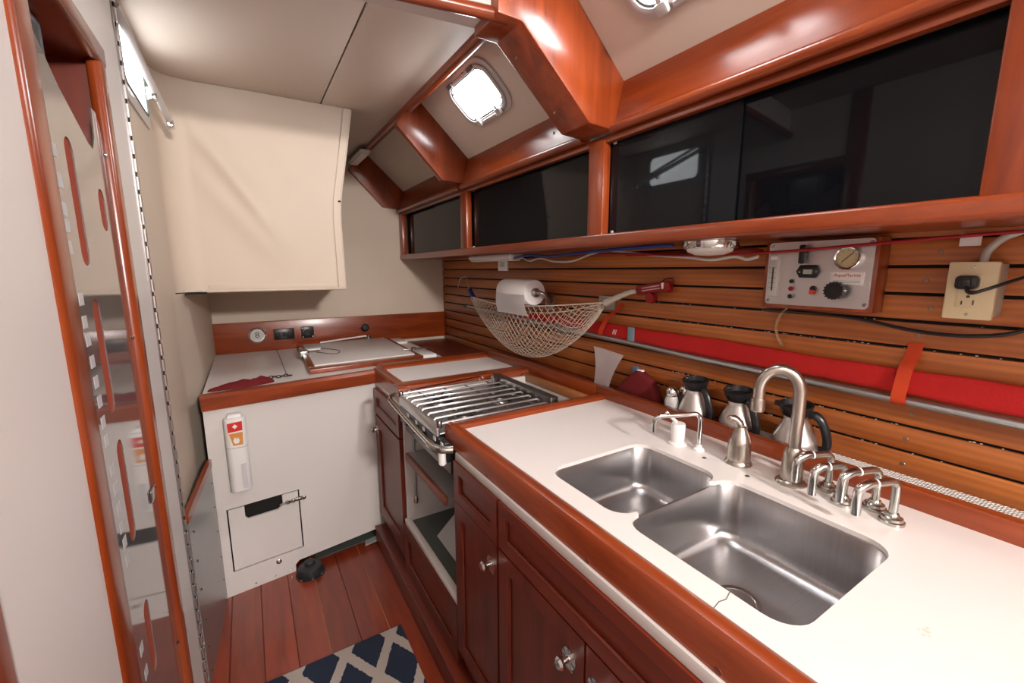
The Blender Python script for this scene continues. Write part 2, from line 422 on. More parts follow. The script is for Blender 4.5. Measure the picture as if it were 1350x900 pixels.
# --- left locker: teak frame, box lining
lk = st(box('trim_9', (-.262, .893, -.02), (-.234, .972, 2.235), TEAK['z'], None, .013, 3), None)
lk2 = st(box('trim_10', (-.262, 1.372, -.02), (-.234, 1.428, 1.935), TEAK['z'], None, .013, 3))
lk3 = st(box('trim_11', (-.45, .970, 1.922), (-.233, 1.428, 1.968), TEAK['y'], None, .006, 2))
st(box('trim_12', (-.250, .545, -.02), (-.238, .598, 1.25), TEAK['z'], None, .005, 3))
lin = st(box('wall_locker', (-.60, .94, .02), (-.585, 1.42, 1.96), CAB['z']))
box('side', (-.585, .945, .02), (-.263, .960, 1.94), CAB['z'], lin)
box('side', (-.585, 1.390, .02), (-.263, 1.405, 1.94), CAB['z'], lin)
box('top', (-.585, .960, 1.94), (-.263, 1.390, 1.955), CAB['y'], lin)
for zz in (.45, .85, 1.15, 1.45, 1.768): box('shelf', (-.585, .962, zz), (-.30, 1.388, zz+.012), CAB['y'], lin)
# --- piano hinge on the panel edge
hg = thing('piano_hinge', (-.236, 1.655, 0), 'long worn steel piano hinge running floor to ceiling on the white left panel', 'hinge')
box('leaf', (-.2425, 1.630, 0), (-.2395, 1.651, 2.22), STEEL, hg)
box('leaf', (-.2515, 1.664, 0), (-.2495, 1.684, 2.22), STEEL, hg)
box('pin', (-.244, 1.6535, 0), (-.238, 1.6615, 2.22), DARK, hg)
kn = 46; proto = None
for i in range(kn):
    z0 = i*2.22/kn
    if proto is None: proto = lathe('knuckle', [(.0066, 0), (.0066, 2.22/kn-.013)], (-.241, 1.6575, z0), PANELST, hg, 'z', 8)
    else: dup(proto, (0, 0, z0), hg)
# --- steel kick plate low on the left, teak strip above it
kp = thing('kick_plate', (-.21, 1.9, 0), 'grey steel kick plate with rivets low on the left wall', 'kick plate')
plate('sheet', [(-.245, 1.668), (-.232, 1.668), (-.195, 2.135), (-.208, 2.135)], [], 'z', 0, .645, DKSTEEL and mat('kick_steel', (.40, .41, .41), .35, .85), kp)
plate('teak_strip', [(-.245, 1.668), (-.229, 1.668), (-.192, 2.135), (-.208, 2.135)], [], 'z', .640, .672, TEAK['y'], kp)
for zz in (.03, .13, .24, .36, .47, .58):
    for (xx, yy) in ((-.1985, 2.10), (-.2285, 1.72)):
        lathe('rivet', [(0, .003), (.004, .002), (.0055, 0)], (xx+.0015, yy, zz), CHROME, kp, 'x', 8)

# --- left portlight with opened sash
w1 = thing('window_1', (-.226, 1.75, 2.02), None, None); w1['kind'] = 'structure'
def xp(name, outer, holes, x0, x1, m_, par=w1, bev=0): return plate(name, outer, holes, 'x', x0, x1, m_, par, bev)
xp('frame', rrect(1.905, 2.085, .43, .255, .05), [rrect(1.905, 2.092, .372, .185, .035)], -.2515, -.244, PORTFR, bev=.002)
xp('gasket', rrect(1.905, 2.092, .378, .19, .035), [rrect(1.905, 2.092, .360, .172, .03)], -.2515, -.243, mat('green_gasket', (.05, .07, .06), .5))
xp('pane', rrect(1.905, 2.092, .374, .186, .03), [], -.2515, -.2475, DAY2)
sash = tube('sash', [(-.236, 1.66, 2.165), (-.214, 1.92, 2.085), (-.190, 2.165, 2.010)], .013, mat('clear_sash', (.55, .52, .50), .25, coat=.5), w1, 10, .5)
tube('sash_edge', [(-.244, 1.70, 2.19), (-.222, 1.92, 2.115), (-.205, 2.12, 2.05)], .010, PORTFR, sash, 8, .6)
box('stay', (-.232, 1.985, 2.035), (-.205, 2.005, 2.075), CHROME, w1, .004)
box('knob', (-.202, 2.14, 1.99), (-.180, 2.175, 2.02), CHROME, w1, .005)

# ================================================================== VINYL LOCKER (hung from the ceiling)
vb = thing('vinyl_locker', (.1, 2.8, 1.37), 'cream vinyl covered locker hanging from the ceiling above the freezer top', 'locker')
def edge_x(z):
    T = [(1.37, .428), (1.70, .424), (1.80, .430), (2.05, .474), (2.24, .506)]
    for (a, xa), (b, xb) in zip(T, T[1:]):
        if z <= b: return xa+(xb-xa)*max(0, (z-a)/(b-a))
    return T[-1][1]
bm = bmesh.new(); NU, NV = 60, 48; grid = []
for j in range(NV+1):
    z = 1.370+(2.229-1.370)*j/NV; row = []
    ex = edge_x(z)
    for i in range(NU+1):
        u = i/NU
        if u < .16:                      # cove out of the left wall
            a = u/.16*PI/2; xx = -.2495+.0955*(1-math.cos(a)); yy = 2.2225+.0975*math.sin(a)
        else:
            t = (u-.16)/.84; xx = -.154+(ex+.154)*t; yy = 2.32
            # soft creases fanning out of the upper left corner
            d = (z-1.37)/.868
            for (c0, c1, amp, wd) in ((.80, -.95, .030, .075), (.95, -.60, -.022, .10), (.58, -.75, .012, .09)):
                cz = c0+c1*t; yy -= amp*math.exp(-((d-cz)/wd)**2)*math.sin(PI*min(1, t*1.5+.06))*(1-.35*t)
            yy -= .010*math.sin(PI*t)*math.sin(PI*d)
        row.append(bm.verts.new((xx, yy, z)))
    grid.append(row)
for j in range(NV):
    for i in range(NU): bm.faces.new((grid[j][i], grid[j][i+1], grid[j+1][i+1], grid[j+1][i]))
mesh('front_cover', bm, CREAM, vb, True)
plate('body', [(-.20, 2.335), (.415, 2.335), (.56, 3.295), (-.20, 3.295)], [], 'z', 1.372, 2.225, CREAM, vb)
tube('side_piping', cat([(edge_x(z), 2.320, z) for z in (1.370, 1.5, 1.6, 1.7, 1.78, 1.85, 1.95, 2.05, 2.15, 2.225)], 3), .006, CREAM, vb, 8)
tube('bottom_piping', [(-.17, 2.316, 1.371), (.1, 2.316, 1.371), (.428, 2.319, 1.371)], .006, CREAM, vb, 8)
bm = bmesh.new(); rows = []
for i in range(25):
    z = 1.376+(2.226-1.376)*i/24; e = edge_x(z)
    rows.append([bm.verts.new((e-.034, 2.3155, z)), bm.verts.new((e-.031, 2.3125, z)), bm.verts.new((e-.003, 2.3125, z))])
for A_, B_ in zip(rows, rows[1:]):
    for i in range(2): bm.faces.new((A_[i], A_[i+1], B_[i+1], B_[i]))
mesh('side_hem', bm, CREAM, vb, True)
box('bottom_hem', (-.14, 2.3125, 1.374), (.390, 2.3165, 1.398), CREAM, vb, .001)
box('hem_notch', (.418, 2.309, 1.790), (.430, 2.3125, 1.797), DARK, vb)
box('slot', (-.222, 2.255, 1.362), (-.15, 2.33, 1.369), DARK, vb)
# small ceiling lamp at the far end of the moulding
cl = thing('ceiling_light', (.70, 3.06, 2.19), 'small white oblong lamp at far end of the teak ceiling moulding', 'lamp')
box('housing', (.672, 2.90, 2.186), (.738, 3.27, 2.206), WPL, cl, .008)
box('lens', (.680, 2.92, 2.176), (.730, 3.25, 2.187), LENS, cl, .006)
# lamp behind the camera that lights the cabin, and the added passage fill lamp
for (xx, yy, lb) in ((.50, -1.90, 'round white ceiling lamp far behind the viewer'), (.20, -.30, 'added round white fill lamp over the passage just behind the viewer')):
    t = thing('cabin_lamp', (xx, yy, 2.2), lb, 'lamp', 'cabin ceiling lamps')
    lathe('base', [(.02, 2.228), (.14, 2.228), (.14, 2.20), (.132, 2.195), (.132, 2.20), (.02, 2.21)], (xx, yy, 0), WPL, t)
    lathe('lens', [(.0, 2.19), (.128, 2.195), (.128, 2.2), (0, 2.2)], (xx, yy, 0), LAMPON, t)

# ================================================================== SHELF WITH SMOKED SLIDING PANELS
sh = thing('wall_cabinet', (1.2, .9, 1.545), 'long teak wall cabinet with smoked sliding doors above the plank wall', 'cabinet')
box('bottom', (1.045, YB, 1.545), (1.358, YF-.002, 1.560), TEAK['y'], sh)
mesh('bottom_rail', b_box((1.015, YB, 1.538), (1.050, YF-.003, 1.577), .010, 3), TEAK['y'], sh, True)
box('top_rail', (1.026, YB, 1.862), (1.050, YF-.003, 1.886), TEAK['y'], sh, .004)
box('top', (1.05, YB, 1.872), (1.358, YF-.002, 1.886), CAB['y'], sh)
for (y0, y1) in ((.128, .226), (1.098, 1.172), (2.125, 2.205), (3.225, 3.297)):
    mesh('stile', b_box((1.019, y0, 1.56), (1.052, y1, 1.875), .006, 2), TEAK['z'], sh, True)
def glass(nm, y0, y1, xo, m_): return box(nm, (xo, y0, 1.565), (xo+.005, y1, 1.880), m_, sh)
glass('sliding_door', .215, .72, 1.062, DGLASS); glass('sliding_door', .66, 1.11, 1.054, DGLASS2)
glass('sliding_door', 1.16, 2.14, 1.058, DGLASS)
glass('sliding_door', 2.19, 2.66, 1.060, DGLASS2); glass('sliding_door', 2.60, 3.24, 1.066, DGLASS)
glass('sliding_door', -.6, .135, 1.058, DGLASS)
for (yy, zz) in ((1.09, 1.580), (2.12, 1.578), (2.115, 1.868), (1.088, 1.862)):
    box('catch', (1.050, yy-.012, zz-.004), (1.062, yy, zz+.008), GREY, sh, .002)
box('interior', (1.345, YB, 1.56), (1.358, YF-.003, 1.872), DARK, sh)

# ================================================================== MAIN COUNTER
ct = thing('sink_counter', (.9, .4, .90), 'white laminate worktop with varnished teak edging around the double sink', 'worktop')
BIG = rrect(.815, .4195, .370, .341, .050, 6); SML = rrect(.812, .7300, .356, .264, .050, 6)
HOLE = SML[21:]+SML[:21]+BIG[7:]+BIG[:7]   # one opening over both bowls, white cusps between
plate('worktop', [(.570, -.7), (1.208, -.7), (1.208, 1.250), (.570, 1.250)], [HOLE], 'z', .930, .940, LAM, ct)
# front edging: rounded section that stands a little proud
prof = [(.527, .886), (.527, .944), (.534, .953), (.548, .956), (.566, .950), (.574, .941), (.574, .886)]
mesh('front_edging', b_plate(prof, [], 'y', -.7, 1.296), TEAK['y'], ct, True)
prof = [(1.246, .941), (1.252, .952), (1.270, .957), (1.288, .953), (1.296, .945), (1.296, .885), (1.246, .885)]
mesh('end_edging', b_plate(prof, [], 'x', .530, 1.21), TEAK['x'], ct, True)
mesh('back_fiddle', b_box((1.206, -.7, .90), (1.236, 1.300, .986), .006, 2), TEAK['y'], ct, True)
box('trough_floor', (1.236, -.7, .935), (1.359, 1.296, .950), CAB['y'], ct)
box('white_strip', (.521, -.7, .8605), (.560, 1.205, .8855), WHITEPAN, ct, .002)
for (yy, xx) in ((.689, 1.050), (.564, 1.046)): lathe('screw', [(0, .002), (.004, .002), (.006, 0)], (xx, yy, .940), DKSTEEL, ct, 'z', 12)
for yy in (.30, .58, 1.0): lathe('bung', [(0, .001), (.006, .0008), (.0065, 0)], (.527, yy, .893), CAB['y'], ct, '-x', 12)
stain = mat('stain', (.70, .61, .52), .4)
bm = bmesh.new()
for i in range(12):
    a = random.uniform(0, 6.28); rr = random.uniform(0, .012)
    join(bm, b_lathe([(0, .0003), (random.uniform(.001, .004), .0002)], (.80+rr*math.cos(a), .155+rr*.7*math.sin(a), .940), 'z', 8))
tag(mesh('stain', bm, stain, ct), kind='stuff')
tube('crack', [(.576, .343, .9402), (.595, .347, .9402), (.610, .344, .9402), (.629, .350, .9402)], .0007, GASKET, ct, 6)
# sink
sk = thing('double_sink', (.81, .55, .77), 'stainless steel double bowl sink set under the white worktop', 'sink')
def bowl(cx, cy, w_, h_, depth, nm, drain):
    bm = bmesh.new(); rings = []
    spec = [(.004, 0, .055, .9295), (0, 0, .052, .9295), (-.002, 0, .052, .926)]
    Rb = .032
    for i in range(7):
        a = i/6*PI/2; spec.append((-Rb*(1-math.cos(a))-.006, 0, .050-.012*i/6, .94-depth+Rb*(1-math.sin(a))))
    for (g, _, r, z) in spec:
        rings.append([bm.verts.new((p[0], p[1], z)) for p in rrect(cx, cy, w_+2*g, h_+2*g, max(r, .02), 7)])
    m_ = len(rings[0])
    # dished bottom down to the drain
    for s in (.55, .28):
        rings.append([bm.verts.new((drain[0]+(p[0]-drain[0])*s, drain[1]+(p[1]-drain[1])*s, .94-depth-.002*(1-s))) for p in rrect(cx, cy, w_-.07, h_-.07, .03, 7)])
    rings.append([bm.verts.new((drain[0]+.040*math.cos(2*PI*(i+.5)/m_+0), drain[1]+.040*math.sin(2*PI*(i+.5)/m_), .94-depth-.003)) for i in range(m_)])
    for A, B in zip(rings, rings[1:]):
        for i in range(m_): bm.faces.new((A[i], A[(i+1) % m_], B[(i+1) % m_], B[i]))
    o = mesh(nm, bm, SINKM, sk, True)
    zb = .94-depth
    lathe('drain', [(.045, zb-.0005), (.044, zb+.001), (.036, zb), (.031, zb-.006), (.030, zb-.016), (0, zb-.018)], (drain[0], drain[1], 0), STEEL, o)
    for i in range(4):
        a = i*PI/2+.4
        box('drain_slot', (drain[0]+.013*math.cos(a)-.005, drain[1]+.013*math.sin(a)-.005, zb-.018), (drain[0]+.013*math.cos(a)+.005, drain[1]+.013*math.sin(a)+.005, zb-.0165), DARK, o)
    return o
bowl(.815, .4195, .374, .345, .158, 'bowl', (.812, .435))
bowl(.812, .7300, .360, .268, .145, 'bowl', (.812, .7325))
box('divider', (.640, .5905, .905), (.985, .5975, .9300), SINKM, sk, .003)
# white perforated liner strip in the trough
bm = bmesh.new(); n_y = 60
for i in range(n_y):
    y0 = .06+i*.0115
    for j in range(5):
        x0 = 1.300+j*.0115
        a = (x0, y0, .9535); c = (x0+.0115, y0+.0115, .9535); b = (x0, y0+.0115, .9535); d = (x0+.0115, y0, .9535)
        add_tube(bm, [a, c], .0014, 4); add_tube(bm, [b, d], .0014, 4)
lm = tag(mesh('trough_liner', bm, MESHM), 'strip of white open mesh matting lying in the trough behind the fiddle', 'mat', kind='stuff')

# ================================================================== BASE CABINETS
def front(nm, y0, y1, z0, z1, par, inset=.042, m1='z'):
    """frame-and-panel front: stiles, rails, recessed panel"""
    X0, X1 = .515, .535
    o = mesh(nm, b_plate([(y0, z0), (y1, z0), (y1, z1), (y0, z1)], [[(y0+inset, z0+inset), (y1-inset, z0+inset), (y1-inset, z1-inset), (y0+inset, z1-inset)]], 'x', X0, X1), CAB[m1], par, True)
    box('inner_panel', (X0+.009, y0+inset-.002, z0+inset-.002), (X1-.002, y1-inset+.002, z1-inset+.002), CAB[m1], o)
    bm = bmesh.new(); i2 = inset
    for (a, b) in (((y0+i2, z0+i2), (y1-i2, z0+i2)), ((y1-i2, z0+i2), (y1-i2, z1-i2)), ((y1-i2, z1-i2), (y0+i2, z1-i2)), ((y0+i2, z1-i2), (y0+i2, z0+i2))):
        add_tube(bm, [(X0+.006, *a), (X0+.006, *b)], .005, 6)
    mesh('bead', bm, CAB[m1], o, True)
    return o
def knob(par, y, z):
    o = lathe('knob', [(.022, 0), (.022, .003), (.008, .004), (.006, .018), (.013, .022), (.014, .028), (.010, .033), (0, .034)], (.515, y, z), CHROME, par, '-x', 16)
    box('key_plate', (.5135, y-.012, z-.030), (.5150, y+.012, z+.020), DULLCH, o, .0005, 1)
    return o
def cabinet(nm, y0, y1, label):
    t = thing(nm, (.54, (y0+y1)/2, 0), label, 'cabinet', 'teak galley base cabinets')
    box('carcass', (.536, y0, .096), (.560, y1, .846), CAB['z'], t)
    return t
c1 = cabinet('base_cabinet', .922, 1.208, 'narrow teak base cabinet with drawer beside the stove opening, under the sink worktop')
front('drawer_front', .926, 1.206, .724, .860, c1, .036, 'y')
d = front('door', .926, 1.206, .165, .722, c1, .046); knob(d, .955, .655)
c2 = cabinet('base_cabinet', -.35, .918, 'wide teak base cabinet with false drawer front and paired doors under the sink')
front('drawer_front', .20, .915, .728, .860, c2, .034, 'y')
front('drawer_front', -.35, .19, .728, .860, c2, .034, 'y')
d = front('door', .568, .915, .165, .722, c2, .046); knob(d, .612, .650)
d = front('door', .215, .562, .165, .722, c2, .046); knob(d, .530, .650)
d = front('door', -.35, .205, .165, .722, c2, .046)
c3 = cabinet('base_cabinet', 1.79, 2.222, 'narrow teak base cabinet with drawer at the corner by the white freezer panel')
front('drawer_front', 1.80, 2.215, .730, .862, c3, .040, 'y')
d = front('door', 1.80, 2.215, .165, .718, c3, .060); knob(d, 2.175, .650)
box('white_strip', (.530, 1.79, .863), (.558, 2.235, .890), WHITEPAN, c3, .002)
# base plinth along the cabinets with a fixed panel under the stove
pb = thing('cabinet_plinth', (.51, .8, 0), 'long dark teak plinth board along the foot of the base cabinets', 'plinth')
box('board', (.482, -.7, 0), (.512, 2.215, .085), CAB['y'], pb, .004)
box('cap', (.482, -.7, .085), (.560, 2.215, .095), CAB['y'], pb, .003)

# ================================================================== STOVE BAY
sb = thing('stove_bay', (.8, 1.5, .1), 'white lined bay with teak sill that holds the gimballed stove', 'housing')
box('side_panel', (.530, 1.772, .34), (1.20, 1.790, .93), WHITEPAN, sb)
box('side_panel', (.562, 1.212, .34), (1.20, 1.226, .88), WHITEPAN, sb)
box('back_panel', (1.16, 1.226, .34), (1.175, 1.772, .884), WHITEPAN, sb)
box('back_panel', (1.16, 1.298, .884), (1.175, 1.772, .904), WHITEPAN, sb)
box('floor_panel', (.53, 1.226, .325), (1.16, 1.772, .340), GREENGR, sb)
box('sill', (.520, 1.212, .325), (.545, 1.786, .352), WHITEPAN, sb, .002)
o = front('sill_panel', 1.212, 1.795, .095, .325, sb, .055, 'y')
# slanted grey locker lid inside the bay
plate('sloped_liner', [(.60, .342), (.95, .66), (.965, .66), (.64, .342)], [], 'y', 1.28, 1.60, mat('liner_grey', (.42, .41, .40), .5), sb)
tube('pipe', [(.565, 1.755, .86), (.565, 1.755, .46)], .006, ALU, sb, 8)
lathe('pipe_elbow', [(.010, 0), (.012, .01), (.010, .03)], (.565, 1.755, .43), CHROME, sb, 'z', 10)
tr_ = thing('drip_tray', (.6, 1.5, .64), 'thin steel drip tray with worn wooden front edge under the stove', 'tray')
box('sheet', (.535, 1.318, .665), (.80, 1.762, .671), mat('tray_grey', (.42, .40, .39), .4, .4), tr_)
box('front_edge', (.527, 1.318, .640), (.541, 1.762, .673), wood('rusty_wood', (.16, .06, .04), (.30, .10, .06), 'y', .6, .1), tr_, .002)
HOB = mat('hob_steel', (.34, .33, .33), .3, 1)
GRATE = mat('grate_steel', (.70, .69, .68), .34, 1)
# ================================================================== STOVE
sv = thing('gimballed_stove', (.75, 1.53, .78), 'stainless gimballed cooker top with wire pot grate and curved front rail', 'stove')
box('body', (.530, 1.262, .780), (.985, 1.752, .892), DKSTEEL, sv, .004)
box('hob_top', (.508, 1.298, .892), (1.000, 1.760, .898), HOB, sv, .002)
box('front_lip', (.497, 1.298, .888), (.509, 1.712, .932), GRATE, sv, .003)
box('front_panel', (.499, 1.235, .818), (.5255, 1.712, .886), BLACK, sv, .003)
mesh('back_rail', b_box((.968, 1.298, .895), (1.006, 1.765, .948), .004), DKSTEEL, sv, True)
lathe('back_post', [(.010, 0), (.010, .05)], (.955, 1.735, .898), CHROME, sv, 'z', 10)
for i in range(8):
    yy = 1.300+i*.0600
    t_ = tube('grate_bar', [(.512, yy, .925), (.52, yy, .932), (.945, yy, .932), (.955, yy, .925)], .0043, GRATE, sv, 8)
for xx in (.585, .70, .80, .91): tube('cross_bar', [(xx, 1.295, .927), (xx, 1.735, .927)], .0035, DKSTEEL, sv, 6)
for (bx, by) in ((.64, 1.40), (.64, 1.63), (.86, 1.52)):
    b1 = lathe('burner', [(.058, .899), (.055, .907), (.040, .909), (.038, .917), (.025, .920), (0, .920)], (bx, by, 0), DKSTEEL, sv)
    for a in range(4): tube('pan_support', [(bx+.018*math.cos(a*PI/2+.78), by+.018*math.sin(a*PI/2+.78), .925), (bx+.075*math.cos(a*PI/2+.78), by+.075*math.sin(a*PI/2+.78), .925)], .003, DKSTEEL, b1, 6)
for yy in (1.255, 1.32, 1.425, 1.505, 1.60):
    kb = lathe('control_knob', [(.016, 0), (.017, .010), (.013, .016), (0, .017)], (.499, yy, .850), BLACK, sv, '-x', 14)
    box('marker', (.4965, yy-.010, .870), (.4985, yy+.010, .884), WPL, sv)
rl = tube('front_rail', cat([(.500, 1.752, .945), (.482, 1.748, .945), (.466, 1.730, .938), (.462, 1.69, .931), (.462, 1.50, .916), (.462, 1.30, .905), (.464, 1.262, .902), (.478, 1.235, .900)], 6), .0095, CHROME, sv, 10)
tube('rail_grip', cat([(.463, 1.28, .902), (.466, 1.245, .901), (.482, 1.212, .901), (.512, 1.196, .901)], 6), .0125, DULLCH, sv, 12)
tube('rail_foot', cat([(.490, 1.238, .886), (.490, 1.236, .86), (.492, 1.238, .838)], 4), [.007]+[.012]*6+[.013, .009], WPL, sv, 12)
tube('pot_clamp', cat([(.56, 1.772, .925), (.563, 1.775, .94), (.575, 1.778, .947), (.70, 1.786, .950), (.90, 1.795, .957), (.93, 1.796, .954), (.925, 1.79, .945), (.88, 1.787, .945), (.60, 1.770, .935)], 5), .0032, CHROME, sv, 6)
for (xx, yy) in ((.503, 1.70), (.503, 1.285)): 
    lathe('lip_post', [(.009, 0), (.010, .015), (.006, .022), (0, .024)], (xx, yy, .926), DKSTEEL, sv, 'z', 12)
box('gimbal_bracket', (.60, 1.745, .80), (.66, 1.772, .93), WPL, sv, .004)
box('label_plate', (1.02, 1.66, .885), (1.10, 1.765, .888), WPL, sv)
sv.location.z += .022
for o in sv.children:
    if o.name.split('.')[0] in ('front_rail', 'rail_grip', 'rail_foot', 'pot_clamp', 'body', 'gimbal_bracket'): o.location.z -= .022
box('wooden_rail', (1.160, 1.296, .905), (1.190, 1.80, .940), LIGHTWOOD, sb, .002)

# ================================================================== SMALL COUNTER BETWEEN STOVE AND FREEZER
sc = thing('small_counter', (.9, 2.1, .89), 'small white worktop strip framed in teak between stove and freezer lid', 'worktop')
box('worktop', (.56, 1.90, .92), (1.222, 2.261, .940), LAM, sc)
prof = [(1.815, .885), (1.815, .944), (1.822, .953), (1.838, .957), (1.880, .957), (1.935, .945), (1.955, .941), (1.955, .885)]
mesh('front_edging', b_plate(prof, [], 'x', .528, 1.235), TEAK['x'], sc, True)
prof = [(.527, .890), (.527, .948), (.536, .956), (.555, .955), (.580, .945), (.590, .941), (.590, .890)]
mesh('side_edging', b_plate(prof, [], 'y', 1.816, 2.262), TEAK['y'], sc, True)
mesh('back_fiddle', b_box((1.206, 1.301, .92), (1.238, 2.261, .984), .006), TEAK['y'], sc, True)
box('trough_floor', (1.238, 1.301, .935), (1.359, 2.384, .950), CAB['y'], sc)

# ================================================================== FREEZER COUNTER AT THE FAR END
A = Vector((-.203, 2.150)); B = Vector((.560, 2.245)); ex_ = (B-A).normalized(); ey_ = Vector((-ex_.y, ex_.x))
def fp(u, d, z): q = A+ex_*u+ey_*d; return (q.x, q.y, z)
LEN = (B-A).length
fn = lambda a, b, t: fp(a, t, b)
fz = thing('icebox_cabinet', (.18, 2.2, 0), 'tall white panel with hatch and vent cut-out below the freezer top', 'panel')
cut = [(.292, 0), (.292, .035), (.31, .052), (.70, .062), (.722, .05), (.728, 0)]
outer = [(0, 0)]+cut+[(LEN, 0), (LEN, .898), (0, .898)]
HT = [(.040, .112), (.336, .112), (.336, .418), (.040, .418)]
mesh('panel', b_plate(outer, [HT], fn, 0, .012), WHITEPAN, fz, True)
mesh('recess', b_plate(HT, [], fn, .030, .034), DARK, fz)
HD = [(.046, .118), (.330, .118), (.330, .412), (.262, .412), (.262, .362), (.240, .346), (.120, .346), (.108, .362), (.108, .412), (.046, .412)]
hd = mesh('hatch_door', b_plate(HD, [], fn, .002, .014), WHITEPAN, fz, True)
def fbox(nm, u0, u1, z0, z1, d0, d1, m_, par, bev=0): return mesh(nm, b_plate([(u0, z0), (u1, z0), (u1, z1), (u0, z1)], [], fn, d0, d1, bev), m_, par, True)
lt = fbox('latch', .318, .360, .362, .384, -.006, 0, CHROME, fz, .002)
fbox('bolt', .245, .345, .368, .377, -.012, -.005, CHROME, lt, .002)
for u in (.282, .305, .352): mesh('latch_boss', b_lathe([(.011, 0), (.011, .008), (.006, .012), (0, .012)], fp(u, -.003, .373), '-y', 12), CHROME, lt, True)
mesh('plug', b_lathe([(.012, 0), (.012, .003), (.007, .006), (0, .006)], fp(.222, 0, .085), '-y', 14), DULLCH, fz, True)
for u in (.12, .20, .27): mesh('screw', b_lathe([(.005, 0), (.003, .002), (0, .002)], fp(u, 0, .018), '-y', 8), DULLCH, fz, True)
# grey bilge space behind the cut-out
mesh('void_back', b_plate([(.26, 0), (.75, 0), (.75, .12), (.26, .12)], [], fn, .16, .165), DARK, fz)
plate('void_sheet', [(.18, 2.22), (.55, 2.26), (.55, 2.36), (.18, 2.33)], [], 'z', .002, .006, GREENGR, fz)
plate('loose_flap', [(.42, 2.20), (.545, 2.205), (.555, 2.25), (.43, 2.245)], [], lambda a, b, t: (a, b, t+(a-.42)*.10), .004, .008, mat('flap_grey', (.33, .35, .33), .5), fz)
# black foot pump in the cut-out
pu = thing('foot_pump', (.145, 2.145, 0), 'round black rubber foot pump on the floor at the vent cut-out', 'pump')
lathe('body', [(.055, .004), (.058, .02), (.052, .040), (.040, .048), (0, .050)], (.145, 2.135, 0), NAVY, pu)
lathe('button', [(.024, .048), (.024, .062), (.018, .068), (0, .069)], (.145, 2.135, 0), NAVY, pu)
lathe('foot_flange', [(.066, 0), (.066, .005), (.055, .006)], (.145, 2.135, 0), BLACKR, pu)
for a in (3.9, 5.6, 4.8): lathe('flange_screw', [(.008, .005), (.006, .009), (0, .009)], (.145+.060*math.cos(a), 2.135+.060*math.sin(a), 0), DULLCH, pu, 'z', 8)
# white canister clipped to the panel
cn = thing('white_canister', fp(.105, -.035, .52), 'white plastic canister with red and orange label on the freezer front', 'canister')
cc = fp(.105, -.034, 0)
bm = b_plate(rrect(0, 0, .080, .066, .026), [], 'z', .512, .842, .006, 3); xform(bm, Matrix.Translation((cc[0], cc[1], 0))); mesh('body', bm, WPL, cn, True)
bm = b_plate(rrect(0, 0, .0812, .0672, .0266), [], 'z', .713, .716); xform(bm, Matrix.Translation((cc[0], cc[1], 0))); mesh('seam', bm, GREY, cn, True)
bm = b_plate([(-.028, .838), (.028, .838), (.024, .856), (-.024, .856)], [], 'y', -.010, .030, .003); xform(bm, Matrix.Translation((cc[0], cc[1], 0))); mesh('clip', bm, WPL, cn, True)
def lab(nm, pts, d, m_): 
    bm = b_plate(pts, [], 'y', -.0335-d, -.0320); xform(bm, Matrix.Translation((cc[0], cc[1], 0))); return mesh(nm, bm, m_, cn)
lab('label', [(-.022, .722), (.026, .722), (.030, .832), (-.028, .832)], 0, WPL)
lab('red_mark', [(-.026, .786), (.026, .790), (.027, .830), (-.027, .826)], .001, REDMARK)
lab('orange_mark', [(-.012, .727), (.023, .727), (.026, .783), (-.024, .780)], .001, ORMARK)
lab('white_diamond', [(0, .800), (.010, .810), (0, .820), (-.010, .810)], .0015, WPL)
lab('white_flame', [(-.006, .735), (.008, .735), (.013, .748), (.007, .762), (.003, .754), (-.004, .764), (-.011, .748)], .0015, WPL)
bm = b_plate([(.0, .53), (.018, .53), (.018, .64), (.0, .64)], [], 'y', -.0395, -.030); xform(bm, Matrix.Translation((cc[0]+.008, cc[1], 0)))
mesh('fine_print', bm, mat('pale_print', (.58, .56, .58), .5), cn)
# freezer top
ft = thing('icebox_worktop', (.5, 2.75, .90), 'white freezer top with teak front edging at the far end', 'worktop')
mesh('front_edging', b_plate([(-.022, .884), (-.022, .936), (-.010, .948), (.012, .950), (.045, .944), (.060, .934), (.060, .884)], [], lambda a, b, t: fp(t, a, b), -.004, .80), TEAK['x'], ft, True)
mesh('front_edging', b_plate([(2.262, .90), (2.262, .948), (2.275, .957), (2.35, .957), (2.385, .945), (2.385, .90)], [], 'x', .575, 1.24), TEAK['x'], ft, True)
plate('top_board', [(-.206, 2.20), (.60, 2.30), (1.0, 2.36), (1.0, 3.298), (-.206, 3.298)], [], 'z', .905, .930, LAM, ft)
plate('seam', [(.135, 2.42), (.139, 2.42), (.139, 3.28), (.135, 3.28)], [], 'z', .930, .9305, GASKET, ft)
# teak well on the right
box('well_floor', (.985, 2.385, .895), (1.358, 3.298, .905), CAB['y'], ft)
box('well_side', (.978, 2.385, .900), (.990, 3.298, .932), WHITEPAN, ft)
